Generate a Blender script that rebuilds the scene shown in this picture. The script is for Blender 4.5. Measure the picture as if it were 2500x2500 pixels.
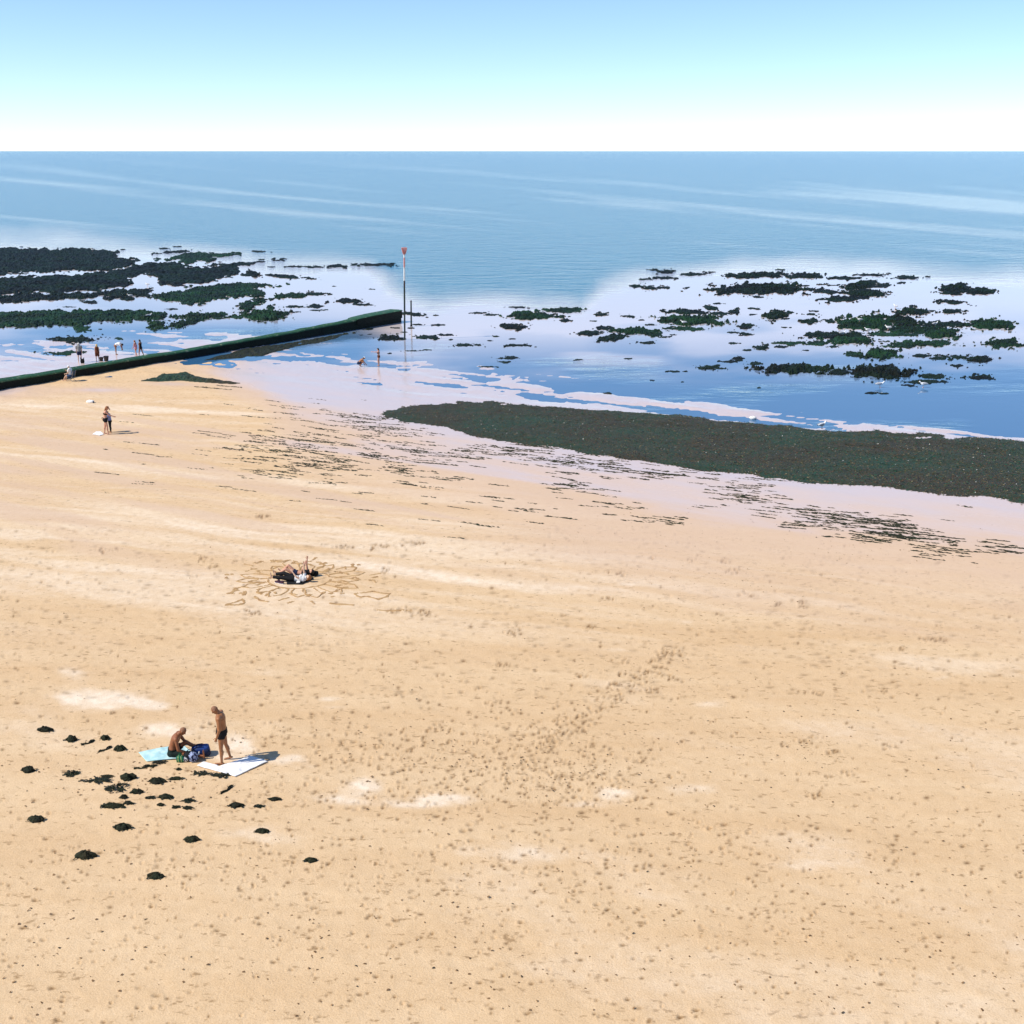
import bpy, bmesh, math, random
import numpy as np
from mathutils import Vector, Matrix

# ------------------------------------------------------------------ camera, sky, sun
for o in list(bpy.data.objects):
    bpy.data.objects.remove(o, do_unlink=True)
SC = bpy.context.scene
COL = SC.collection
random.seed(7)
RNG = np.random.default_rng(7)

FPX, VH, CAMZ = 3029.0, 368.0, 17.8          # focal length (in 1/2500 of the frame), horizon row, eye height
PITCH = math.atan((1250 - VH) / FPX)
cam = bpy.data.cameras.new('camera')
cam.sensor_width = 36
cam.lens = FPX / 2500 * 36
cam.clip_start = 0.5
cam.clip_end = 60000
camo = bpy.data.objects.new('camera', cam)
camo.location = (0, 0, CAMZ)
camo.rotation_euler = (math.pi / 2 - PITCH, 0, 0)
COL.objects.link(camo)
SC.camera = camo

SUN_EL, SUN_AZ = math.radians(46), math.radians(-108)   # azimuth clockwise from +Y: from the left, a little behind the camera
world = bpy.data.worlds.new('World')
SC.world = world
world.use_nodes = True
wn = world.node_tree
sky = wn.nodes.new('ShaderNodeTexSky')
sky.sky_type = 'NISHITA'
sky.sun_disc = False
sky.sun_elevation = SUN_EL
sky.sun_rotation = SUN_AZ
sky.altitude = 20
sky.air_density = 0.7
sky.dust_density = 0.0
sky.ozone_density = 4.5
bg = wn.nodes['Background']
bg.inputs['Strength'].default_value = 0.15
wn.links.new(sky.outputs[0], bg.inputs['Color'])
sun = bpy.data.lights.new('sun', 'SUN')
sun.energy = 4.6
sun.angle = math.radians(0.53)
sun.color = (1.0, 0.93, 0.82)
suno = bpy.data.objects.new('sun', sun)
sdir = Vector((math.sin(SUN_AZ) * math.cos(SUN_EL), math.cos(SUN_AZ) * math.cos(SUN_EL), math.sin(SUN_EL)))
suno.rotation_euler = sdir.to_track_quat('Z', 'Y').to_euler()
suno.location = sdir * 60
COL.objects.link(suno)
SC.view_settings.view_transform = 'Standard'
SC.view_settings.look = 'None'
SC.view_settings.exposure = 0.25
SC.view_settings.gamma = 1

# ------------------------------------------------------------------ survey: from picture rows and columns to places on the beach
CF = np.array([0, math.cos(PITCH), -math.sin(PITCH)])
CU = np.array([0, math.sin(PITCH), math.cos(PITCH)])

def on_plane(u, v, z=0.0):
    u = np.asarray(u, float); v = np.asarray(v, float)
    dx = u - 1250
    dy = CF[1] * FPX + CU[1] * (1250 - v)
    dz = CF[2] * FPX + CU[2] * (1250 - v)
    t = (z - CAMZ) / dz
    return dx * t, dy * t

def to_px(x, y, z):
    w = y * CF[1] + (z - CAMZ) * CF[2]
    h = y * CU[1] + (z - CAMZ) * CU[2]
    return 1250 + FPX * x / w, 1250 - FPX * h / w

_ax, _ay = on_plane(983, 1030)
_bx, _by = on_plane(2344, 1214)
_d = np.array([_bx - _ax, _by - _ay]); _d /= np.linalg.norm(_d)
SHORE = _d                                     # along the tide line, to the right
LAND = np.array([_d[1], -_d[0]])
if LAND[1] > 0: LAND = -LAND

def g_base(x, y):
    s = (x - _ax) * LAND[0] + (y - _ay) * LAND[1]
    s = np.maximum(s, 0)
    return np.where(s < 20, 0.03 * s * s / 40, 0.03 * (s - 10))

def on_beach(u, v):
    x, y = on_plane(u, v, 0.0)
    for _ in range(12):
        x, y = on_plane(u, v, g_base(x, y))
    return x, y

# ------------------------------------------------------------------ noise
def _hash(ix, iy, seed):
    h = (ix.astype(np.int64) * 374761393 + iy.astype(np.int64) * 668265263 + seed * 974634777) & 0xffffffff
    h = ((h ^ (h >> 13)) * 1274126177) & 0xffffffff
    h = h ^ (h >> 16)
    return (h & 0xffff) / 65535.0

def vnoise(x, y, seed=0):
    x = np.asarray(x, float); y = np.asarray(y, float)
    ix = np.floor(x); iy = np.floor(y)
    fx = x - ix; fy = y - iy
    fx = fx * fx * (3 - 2 * fx); fy = fy * fy * (3 - 2 * fy)
    a = _hash(ix, iy, seed); b = _hash(ix + 1, iy, seed)
    c = _hash(ix, iy + 1, seed); d = _hash(ix + 1, iy + 1, seed)
    return (a * (1 - fx) + b * fx) * (1 - fy) + (c * (1 - fx) + d * fx) * fy

def fbm(x, y, oct=4, seed=0, gain=0.5):
    s = 0; a = 1; t = 0
    for i in range(oct):
        s = s + a * vnoise(x * 2 ** i + 17.3 * i, y * 2 ** i - 9.1 * i, seed + i)
        t += a; a *= gain
    return s / t * 2 - 1

def sstep(a, b, x):
    t = np.clip((x - a) / (b - a), 0, 1)
    return t * t * (3 - 2 * t)

# ------------------------------------------------------------------ materials
def mat(name, base=(.5, .5, .5), rough=.6, spec=.4, noise=None, bump=None, metallic=0):
    """noise=(scale, other colour, low, high)   bump=(scale, strength, distance)"""
    m = bpy.data.materials.new(name); m.use_nodes = True
    nt = m.node_tree; p = nt.nodes['Principled BSDF']
    p.inputs['Base Color'].default_value = (*base, 1)
    p.inputs['Roughness'].default_value = rough
    p.inputs['Specular IOR Level'].default_value = spec
    p.inputs['Metallic'].default_value = metallic
    tc = nt.nodes.new('ShaderNodeTexCoord')
    if noise:
        n = nt.nodes.new('ShaderNodeTexNoise'); n.inputs['Scale'].default_value = noise[0]
        n.inputs['Detail'].default_value = 5
        nt.links.new(tc.outputs['Object'], n.inputs['Vector'])
        mr = nt.nodes.new('ShaderNodeMapRange'); mr.inputs[1].default_value = noise[2]; mr.inputs[2].default_value = noise[3]
        nt.links.new(n.outputs['Fac'], mr.inputs[0])
        mx = nt.nodes.new('ShaderNodeMix'); mx.data_type = 'RGBA'
        mx.inputs[6].default_value = (*base, 1); mx.inputs[7].default_value = (*noise[1], 1)
        nt.links.new(mr.outputs[0], mx.inputs[0]); nt.links.new(mx.outputs[2], p.inputs['Base Color'])
    if bump:
        n = nt.nodes.new('ShaderNodeTexNoise'); n.inputs['Scale'].default_value = bump[0]; n.inputs['Detail'].default_value = 6
        nt.links.new(tc.outputs['Object'], n.inputs['Vector'])
        b = nt.nodes.new('ShaderNodeBump'); b.inputs['Strength'].default_value = bump[1]; b.inputs['Distance'].default_value = bump[2]
        nt.links.new(n.outputs['Fac'], b.inputs['Height']); nt.links.new(b.outputs[0], p.inputs['Normal'])
    return m

class NT:
    """small helper for node graphs"""
    def __init__(s, name):
        s.m = bpy.data.materials.new(name); s.m.use_nodes = True
        s.nt = s.m.node_tree; s.p = s.nt.nodes['Principled BSDF']
    def link(s, a, b): s.nt.links.new(a, b)
    def node(s, t, **k):
        n = s.nt.nodes.new(t)
        for a, v in k.items(): setattr(n, a, v)
        return n
    def noise(s, vec, scale, detail=5, rough=.55):
        n = s.node('ShaderNodeTexNoise'); n.inputs['Scale'].default_value = scale
        n.inputs['Detail'].default_value = detail; n.inputs['Roughness'].default_value = rough
        s.link(vec, n.inputs['Vector']); return n.outputs['Fac']
    def rng(s, v, a, b, c=0, d=1):
        n = s.node('ShaderNodeMapRange'); 
        for i, x in enumerate((a, b, c, d)): n.inputs[i + 1].default_value = x
        s.link(v, n.inputs[0]); return n.outputs[0]
    def mix(s, f, a, b):
        n = s.node('ShaderNodeMix', data_type='RGBA')
        if isinstance(f, (int, float)): n.inputs[0].default_value = f
        else: s.link(f, n.inputs[0])
        for i, c in ((6, a), (7, b)):
            if isinstance(c, tuple): n.inputs[i].default_value = (*c, 1)
            else: s.link(c, n.inputs[i])
        return n.outputs[2]
    def math(s, op, a, b=None):
        n = s.node('ShaderNodeMath', operation=op)
        for i, c in enumerate((a, b)):
            if c is None: continue
            if isinstance(c, (int, float)): n.inputs[i].default_value = c
            else: s.link(c, n.inputs[i])
        return n.outputs[0]
    def mapping(s, vec, rot=0, scale=(1, 1, 1)):
        n = s.node('ShaderNodeMapping'); n.inputs['Rotation'].default_value = (0, 0, rot); n.inputs['Scale'].default_value = scale
        s.link(vec, n.inputs['Vector']); return n.outputs[0]

SHORE_ANG = math.atan2(SHORE[1], SHORE[0])

def sand_material():
    q = NT('beach_sand')
    geo = q.node('ShaderNodeNewGeometry'); pos = geo.outputs['Position']
    at = q.node('ShaderNodeAttribute', attribute_name='mask')
    sp = q.node('ShaderNodeSeparateColor'); q.link(at.outputs['Color'], sp.inputs[0])
    wet, pale, damp = sp.outputs[0], sp.outputs[1], sp.outputs[2]
    al = q.mapping(pos, -SHORE_ANG, (0.16, 1.0, 1.0))
    n1 = q.noise(al, 0.55, 6); n2 = q.noise(pos, 3.0, 6); n3 = q.noise(pos, 22.0, 4, .7)
    c = q.mix(q.rng(n1, .32, .68), (.64, .435, .24), (.71, .515, .31))
    c = q.mix(q.rng(n2, .35, .75, 0, .40), c, (.56, .37, .19))
    c = q.mix(q.rng(n3, .52, .78, 0, .42), c, (.36, .22, .105))
    c = q.mix(q.rng(n3, .46, .26, 0, .35), c, (.80, .64, .44))
    n4 = q.noise(q.mapping(pos, -SHORE_ANG, (.6, 1, 1)), 5.5, 3, .6)
    c = q.mix(q.rng(n4, .60, .70, 0, .65), c, (.27, .155, .065))
    c = q.mix(q.math('MULTIPLY', pale, q.rng(q.math('ADD', q.math('MULTIPLY', n2, .6), q.math('MULTIPLY', n3, .4)), .38, .58, 1.0, .55)), c, (.86, .74, .59))
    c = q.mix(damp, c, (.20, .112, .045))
    c = q.mix(q.rng(wet, 0, .55), c, (.62, .45, .33))
    c = q.mix(q.rng(wet, .4, 1), c, (.68, .545, .495))
    q.link(c, q.p.inputs['Base Color'])
    q.p.inputs['Specular IOR Level'].default_value = .25
    q.link(q.rng(wet, 0, 1, .85, .42), q.p.inputs['Roughness'])
    q.link(q.rng(wet, .35, .95, 0, .85), q.p.inputs['Coat Weight'])
    q.link(q.rng(wet, .2, 1, .45, .16), q.p.inputs['Coat Roughness'])
    q.p.inputs['Coat IOR'].default_value = 1.4
    b = q.node('ShaderNodeBump'); b.inputs['Distance'].default_value = .035
    q.link(q.math('ADD', q.math('MULTIPLY', n2, .6), q.math('MULTIPLY', n3, .45)), b.inputs['Height'])
    q.link(q.rng(wet, 0, .8, .9, .08), b.inputs['Strength'])
    q.link(b.outputs[0], q.p.inputs['Normal'])
    return q.m

def sea_material():
    q = NT('sea_water')
    geo = q.node('ShaderNodeNewGeometry'); pos = geo.outputs['Position']
    at = q.node('ShaderNodeAttribute', attribute_name='ripple')
    rip = at.outputs['Fac']
    w1 = q.noise(q.mapping(pos, .35, (.55, 1.1, 1)), 1.3, 4, .6)
    w2 = q.noise(q.mapping(pos, -.3, (.6, 1.3, 1)), .33, 3, .5)
    b = q.node('ShaderNodeBump'); b.inputs['Distance'].default_value = .20
    q.link(q.math('ADD', w1, q.math('MULTIPLY', w2, 2.6)), b.inputs['Height'])
    q.link(q.rng(rip, 0, 1, .012, 1.0), b.inputs['Strength'])
    q.link(b.outputs[0], q.p.inputs['Normal'])
    sh = q.node('ShaderNodeAttribute', attribute_name='shallow_sheen').outputs['Fac']
    n = q.noise(q.mapping(pos, -.12, (.05, .22, 1)), 1.0, 6, .65)
    body = q.mix(q.rng(n, .3, .7), (.022, .150, .27), (.050, .205, .32))
    body = q.mix(rip, (.010, .120, .27), body)
    q.link(q.mix(sh, body, (.66, .59, .585)), q.p.inputs['Base Color'])       # pale sand through shallow water, plus the slicks' painted sheen
    q.link(q.rng(rip, 0, 1, .035, .16), q.p.inputs['Roughness'])
    q.p.inputs['IOR'].default_value = 1.33
    return q.m

def weed_material(name, dark, green, brown, gscale=.6):
    q = NT(name)
    geo = q.node('ShaderNodeNewGeometry'); pos = geo.outputs['Position']
    n1 = q.noise(pos, gscale, 5); n2 = q.noise(pos, 4.5, 6, .7); n3 = q.noise(pos, 19, 4, .7)
    c = q.mix(q.rng(n1, .42, .62), dark, green)
    c = q.mix(q.rng(n2, .45, .7, 0, .75), c, brown)
    c = q.mix(q.rng(n3, .50, .72, 0, .8), c, tuple(x * .35 for x in dark))
    c = q.mix(q.rng(n3, .40, .25, 0, .7), c, tuple(x * 1.9 for x in green))
    q.link(c, q.p.inputs['Base Color'])
    q.p.inputs['Roughness'].default_value = .55
    q.p.inputs['Specular IOR Level'].default_value = .12
    b = q.node('ShaderNodeBump'); b.inputs['Distance'].default_value = .08; b.inputs['Strength'].default_value = .9
    q.link(q.math('ADD', n2, q.math('MULTIPLY', n3, .7)), b.inputs['Height']); q.link(b.outputs[0], q.p.inputs['Normal'])
    return q.m

M_SAND = sand_material()
M_SEA = sea_material()
M_REEF = weed_material('reef_weed', (.006, .010, .008), (.009, .026, .013), (.014, .012, .008), .25)
M_REEF_GREEN = weed_material('reef_green_weed', (.008, .022, .011), (.014, .055, .022), (.016, .018, .010), .3)
M_MAT = weed_material('matted_weed', (.040, .038, .022), (.020, .058, .032), (.085, .060, .034), .13)
M_CLUMP = weed_material('dry_weed', (.018, .022, .014), (.026, .036, .018), (.045, .034, .018), 2.0)

# ------------------------------------------------------------------ object helpers
def mesh_obj(name, verts, faces, material=None, parent=None, smooth=False, loc=None):
    me = bpy.data.meshes.new(name)
    me.from_pydata([tuple(v) for v in verts], [], [tuple(f) for f in faces])
    if material: me.materials.append(material)
    if smooth: me.polygons.foreach_set('use_smooth', [True] * len(me.polygons))
    me.update()
    o = bpy.data.objects.new(name, me); COL.objects.link(o)
    if parent: o.parent = parent
    if loc is not None: o.location = loc
    return o

def grid_mesh(name, P, material, smooth=True, keep=None):
    """P: (rows, cols, 3) array -> mesh object; keep: (rows-1, cols-1) bool"""
    R, C, _ = P.shape
    idx = np.arange(R * C).reshape(R, C)
    q = np.stack([idx[:-1, :-1], idx[:-1, 1:], idx[1:, 1:], idx[1:, :-1]], -1)
    q = q.reshape(-1, 4) if keep is None else q[keep]
    used = np.unique(q); remap = -np.ones(R * C, int); remap[used] = np.arange(len(used))
    V = P.reshape(-1, 3)[used]; q = remap[q]
    me = bpy.data.meshes.new(name)
    me.vertices.add(len(V)); me.vertices.foreach_set('co', V.astype(np.float32).ravel())
    me.loops.add(q.size); me.loops.foreach_set('vertex_index', q.astype(np.int32).ravel())
    me.polygons.add(len(q)); me.polygons.foreach_set('loop_start', np.arange(0, q.size, 4, dtype=np.int32))
    me.polygons.foreach_set('loop_total', np.full(len(q), 4, np.int32))
    me.polygons.foreach_set('use_smooth', np.full(len(q), smooth))
    me.materials.append(material)
    me.update(calc_edges=True); me.validate()
    o = bpy.data.objects.new(name, me); COL.objects.link(o)
    return o, used

def tri_soup(name, V, F, material, smooth=False):
    """numpy verts (n,3) + faces (m,k)"""
    k = F.shape[1]
    me = bpy.data.meshes.new(name)
    me.vertices.add(len(V)); me.vertices.foreach_set('co', V.astype(np.float32).ravel())
    me.loops.add(F.size); me.loops.foreach_set('vertex_index', F.astype(np.int32).ravel())
    me.polygons.add(len(F)); me.polygons.foreach_set('loop_start', np.arange(0, F.size, k, dtype=np.int32))
    me.polygons.foreach_set('loop_total', np.full(len(F), k, np.int32))
    me.polygons.foreach_set('use_smooth', np.full(len(F), smooth))
    if material: me.materials.append(material)
    me.update(calc_edges=True)
    o = bpy.data.objects.new(name, me); COL.objects.link(o)
    return o

def tag(o, label=None, cat=None, group=None, kind=None):
    if label: o['label'] = label
    if cat: o['category'] = cat
    if group: o['group'] = group
    if kind: o['kind'] = kind
    return o

def curve_at(pts, u):
    p = np.array(pts, float)
    return np.interp(u, p[:, 0], p[:, 1])

# ------------------------------------------------------------------ the groyne line
GX0, GY0 = map(float, on_plane(162, 926)); GX1, GY1 = map(float, on_plane(974, 786))
GD = np.array([GX1 - GX0, GY1 - GY0]); GLEN = float(np.linalg.norm(GD)); GD /= GLEN
GN = np.array([GD[1], -GD[0]])                 # towards the camera side

def groyne_side(x, y):                         # >0 camera side; also the run along it
    return (x - GX0) * GN[0] + (y - GY0) * GN[1], (x - GX0) * GD[0] + (y - GY0) * GD[1]

# ------------------------------------------------------------------ beach
EDGE = [(-1500, 1170), (-300, 985), (162, 915), (400, 880), (470, 872), (560, 872), (640, 872), (776, 868), (905, 893), (1035, 905),
        (1165, 923), (1294, 938), (1488, 956), (1682, 984), (1812, 1004), (1941, 1034), (2344, 1062), (3000, 1110), (4500, 1220)]
EDGE2 = [(-1500, 1040), (-300, 905), (162, 862), (370, 848), (460, 836), (520, 826), (620, 790), (1000, 660), (4500, 500)]
WETEDGE = [(-1500, 1250), (-300, 1010), (162, 935), (420, 915), (520, 925), (640, 975), (720, 1040), (1000, 1120), (1200, 1180), (1400, 1240), (1700, 1295),
           (2000, 1325), (2344, 1350), (3000, 1430), (4500, 1600)]

def beach_z(x, y, u, v):
    zb = g_base(x, y)
    side, run = groyne_side(x, y)
    behind = (side < -0.2) & (run < GLEN * .62)
    dy = np.where(behind, v - curve_at(EDGE2, u), v - curve_at(EDGE, u))
    zd = np.clip(.0014 * dy, -.3, .08)
    al = x * SHORE[0] + y * SHORE[1]; ac = x * LAND[0] + y * LAND[1]
    n = fbm(al * .07, ac * .34, 5, 3)
    n2 = fbm(al * .35, ac * 1.1, 4, 11)
    zd = zd + (n * .11 + n2 * .085) * np.exp(-(dy / 75.0) ** 2)
    return zb + zd, dy, behind

def px_blob(u, v, L):
    s = 0
    for cu, cv, ru, rv, a in L:
        s = s + a * np.exp(-(((u - cu) / ru) ** 2 + ((v - cv) / rv) ** 2))
    return s

PALE = [(180, 1647, 34, 14, .9), (206, 1712, 70, 20, 1), (300, 1728, 70, 16, .9), (384, 1722, 30, 10, .8), (330, 1700, 60, 12, .4),
        (424, 1783, 60, 12, .9), (440, 1800, 80, 14, .5), (579, 1828, 40, 22, .75), (560, 1850, 50, 16, .5), (707, 1862, 36, 10, 1),
        (860, 1935, 38, 18, 1), (905, 1920, 30, 14, .7), (800, 1962, 60, 12, .6), (1035, 1966, 90, 12, .9), (1100, 1955, 40, 10, .6),
        (1498, 1945, 38, 14, .9), (1440, 1972, 50, 8, .7), (1690, 1930, 50, 14, .6), (805, 1710, 22, 5, .9), (812, 1734, 22, 5, .7),
        (710, 1855, 20, 8, .8), (745, 1880, 25, 8, .5), (1500, 1595, 40, 6, .4), (1675, 1524, 22, 5, .6), (1560, 1433, 60, 4, .8), (2300, 1658, 20, 5, .7),
        (1740, 1722, 40, 7, .5), (640, 2050, 90, 20, .6), (1250, 2090, 140, 22, .6), (2000, 2120, 120, 20, .5)]

def build_beach():
    us = np.concatenate([np.linspace(-3600, -260, 40, endpoint=False), np.arange(-260, 2760, 3.45), np.linspace(2763, 6100, 40)])
    vs = np.concatenate([np.linspace(520, 640, 20, endpoint=False), np.arange(640, 2560, 3.3), np.linspace(2563, 7000, 60)])
    U, V = np.meshgrid(us, vs)
    X, Y = on_beach(U, V)
    Z, dy, behind = beach_z(X, Y, U, V)
    al = X * SHORE[0] + Y * SHORE[1]; ac = X * LAND[0] + Y * LAND[1]
    # wetness
    we = curve_at(WETEDGE, U) + 30 * fbm(al * .08, ac * .2, 4, 21)
    ed = V - curve_at(EDGE, U)
    span = np.maximum(we - curve_at(EDGE, U), 30)
    tw = (V - curve_at(EDGE, U)) / span + .16 * fbm(al * .12, ac * .6, 5, 23) + .07 * fbm(al * .6, ac * 1.4, 3, 24)
    wet = 1 - .62 * sstep(.45, 1.05, tw) - .38 * sstep(.9, 1.9, tw)
    wet = np.where(behind, 1 - sstep(60, 100, dy), wet)
    # the dry spit beside the groyne
    spit = px_blob(U, V, [(330, 908, 200, 24, 1.0), (500, 884, 70, 12, .8), (200, 935, 180, 20, .9)])
    wet = np.where(behind, wet, wet * (1 - np.clip(spit * 1.15, 0, 1)))
    wet = wet + np.where(behind, 0, px_blob(U, V, [(250, 955, 90, 7, .6), (420, 940, 70, 6, .5)]))
    # faint damp streaks running along the shore on the middle beach
    st = sstep(.12, .5, fbm(al * .05, ac * .45, 4, 33)) * sstep(1520, 1200, V) * .30
    wet = np.clip(wet + st * sstep(980, 1040, V), 0, 1)
    # pale dry streaks along the shore, and blown dry patches
    ca, sa = math.cos(SHORE_ANG * .55), math.sin(SHORE_ANG * .55)
    al2 = X * ca + Y * sa; ac2 = -X * sa + Y * ca
    wx = 1.6 * fbm(al2 * .11, ac2 * .25, 3, 43)
    band = sstep(930, 1010, V) * sstep(1660, 1380, V)
    pst = sstep(-.05, .55, fbm(al2 * .045, (ac2 + wx) * .62, 5, 41)) * band * .55 + sstep(.0, .6, fbm(al2 * .10, (ac2 + wx) * 1.7, 4, 44)) * band * .35
    pst = pst + sstep(.15, .6, fbm(al2 * .14, ac2 * .35, 5, 57)) * .34 * sstep(1400, 1600, V)
    blobs = px_blob(U, V + 7 * fbm(al * .7, ac * .7, 3, 63), [(a, b, c * 1.35, d * 1.35, e) for a, b, c, d, e in PALE]) * (1 + 1.0 * fbm(al * .9, ac * 2.0, 5, 61))
    pale = np.clip(np.maximum(pst, sstep(.12, 1.15, blobs) * .9), 0, 1) * (1 - np.clip(wet * 1.6, 0, 1))
    damp = np.zeros_like(Z)
    # gentle lumps
    dry = sstep(60, 160, dy)
    Z = Z + dry * (fbm(al * .25, ac * .5, 3, 71) * .02 + fbm(al * 1.6, ac * 1.9, 3, 77) * .010 * sstep(1250, 1500, V))
    # footprints and scuffs
    U0, dU = -260.0, 3.45; c0 = 40; V0, dV = 640.0, 3.3; r0 = 20
    def dent(u, v, ru, rv, depth, dm):
        c = c0 + (u - U0) / dU; r = r0 + (v - V0) / dV
        kc = ru / dU; kr = rv / dV
        ca, cb = int(c - 2.2 * kc) - 1, int(c + 2.2 * kc) + 2; ra, rb = int(r - 2.2 * kr) - 1, int(r + 2.2 * kr) + 2
        if ca < 0 or ra < 0 or cb >= Z.shape[1] or rb >= Z.shape[0]: return
        cc, rr = np.meshgrid(np.arange(ca, cb), np.arange(ra, rb))
        q = ((cc - c) / kc) ** 2 + ((rr - r) / kr) ** 2
        e = np.exp(-q)
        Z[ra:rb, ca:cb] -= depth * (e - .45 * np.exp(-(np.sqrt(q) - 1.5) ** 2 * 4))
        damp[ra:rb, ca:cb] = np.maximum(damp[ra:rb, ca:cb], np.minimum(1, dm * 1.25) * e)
    def steps(u, v, n, su, sv, k=1.0):
        for _ in range(n):
            a = RNG.normal(u, su); b = RNG.normal(v, sv)
            if b < 1090 or b < curve_at(WETEDGE, a) - 10: continue
            sc = (b - VH) / 1400.0
            s = RNG.uniform(2.0, 4.2) * (.45 + sc * .6) * k * (1.35 if RNG.random() < .12 else 1)
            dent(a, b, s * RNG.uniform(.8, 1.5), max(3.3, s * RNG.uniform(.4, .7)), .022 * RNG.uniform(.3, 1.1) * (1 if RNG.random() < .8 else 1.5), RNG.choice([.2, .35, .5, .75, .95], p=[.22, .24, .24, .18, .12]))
    # spread over the lower beach, thicker in the middle
    for _ in range(1000):
        b = 1330 + 1250 * RNG.random() ** .75
        steps(RNG.uniform(-200, 2720), b, 1, 1, 1)
    for _ in range(1500):
        a = RNG.uniform(-150, 2700); b = 1290 + 420 * RNG.random() ** 1.1
        if b < curve_at(WETEDGE, a) + 10: continue
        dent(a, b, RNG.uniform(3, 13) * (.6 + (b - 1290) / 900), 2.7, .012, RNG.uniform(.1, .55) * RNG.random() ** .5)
    for cu, cv, su, sv, n in [(1150, 1850, 260, 70, 260), (1400, 1900, 120, 50, 130), (1330, 1800, 100, 60, 90), (900, 1830, 200, 40, 130),
                              (950, 1960, 300, 25, 110), (1600, 2080, 500, 60, 200), (700, 2120, 500, 60, 170), (1250, 2250, 700, 90, 260)]:
        steps(cu, cv, n, su, sv)
    # trackways and small trampled spots
    for k in range(46):
        t = k / 45
        steps(1660 - 330 * t, 1590 + 240 * t, 4, 14 + 10 * t, 8)
    for cu, cv in [(1630, 1600), (1600, 1618), (1530, 1620), (1440, 1535), (1500, 1675), (1425, 1655), (1515, 1650), (1640, 1662), (1590, 1690),
                   (1515, 1405), (1480, 1465), (1690, 1372), (1590, 1366), (1795, 1398), (1760, 1375), (2175, 1826), (1985, 1805), (1960, 1820),
                   (1930, 1825), (2040, 1842), (2060, 1895), (2035, 1900), (1980, 1695), (2000, 1700), (2150, 1690), (1990, 1950), (970, 1495), (1000, 1500),
                   (1040, 1500), (1230, 1630), (1240, 1550), (1265, 1540), (1200, 1720), (265, 1345), (250, 1352), (640, 1265), (910, 1340), (960, 1335), (1020, 1330), (840, 1340),
                   (500, 1370), (520, 1390), (940, 1400), (620, 1500), (1950, 1475), (1960, 1480), (1830, 1455), (1900, 1480), (2270, 1565), (2290, 1568), (2200, 1590)]:
        steps(cu, cv, int(RNG.integers(5, 16)), RNG.uniform(5, 15), RNG.uniform(1.5, 5), .85)
    FINAL.update(Z=Z, us=us, vs=vs)
    m = np.stack([wet, pale, damp, np.ones_like(wet)], -1).reshape(-1, 4)
    P = np.stack([X, Y, Z], -1)
    o, used = grid_mesh('beach', P[::-1], M_SAND)
    m = m.reshape(len(vs), len(us), 4)[::-1].reshape(-1, 4)[used]
    a = o.data.color_attributes.new('mask', 'FLOAT_COLOR', 'POINT')
    a.data.foreach_set('color', m.astype(np.float32).ravel())
    tag(o, kind='structure')
    return o

FINAL = {}
def ground_z(x, y):
    """height of the finished beach surface"""
    x = np.asarray(x, float); y = np.asarray(y, float)
    u, v = to_px(x, y, g_base(x, y))
    Z, us, vs = FINAL['Z'], FINAL['us'], FINAL['vs']
    c = np.clip(np.interp(u, us, np.arange(len(us))), 0, len(us) - 1.001); r = np.clip(np.interp(v, vs, np.arange(len(vs))), 0, len(vs) - 1.001)
    ci = c.astype(int); ri = r.astype(int); fc = c - ci; fr = r - ri
    return (Z[ri, ci] * (1 - fc) + Z[ri, ci + 1] * fc) * (1 - fr) + (Z[ri + 1, ci] * (1 - fc) + Z[ri + 1, ci + 1] * fc) * fr

def place(u, v):
    x, y = on_beach(u, v)
    x = float(x); y = float(y)
    return x, y, max(0.0, float(ground_z(x, y)))

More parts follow.
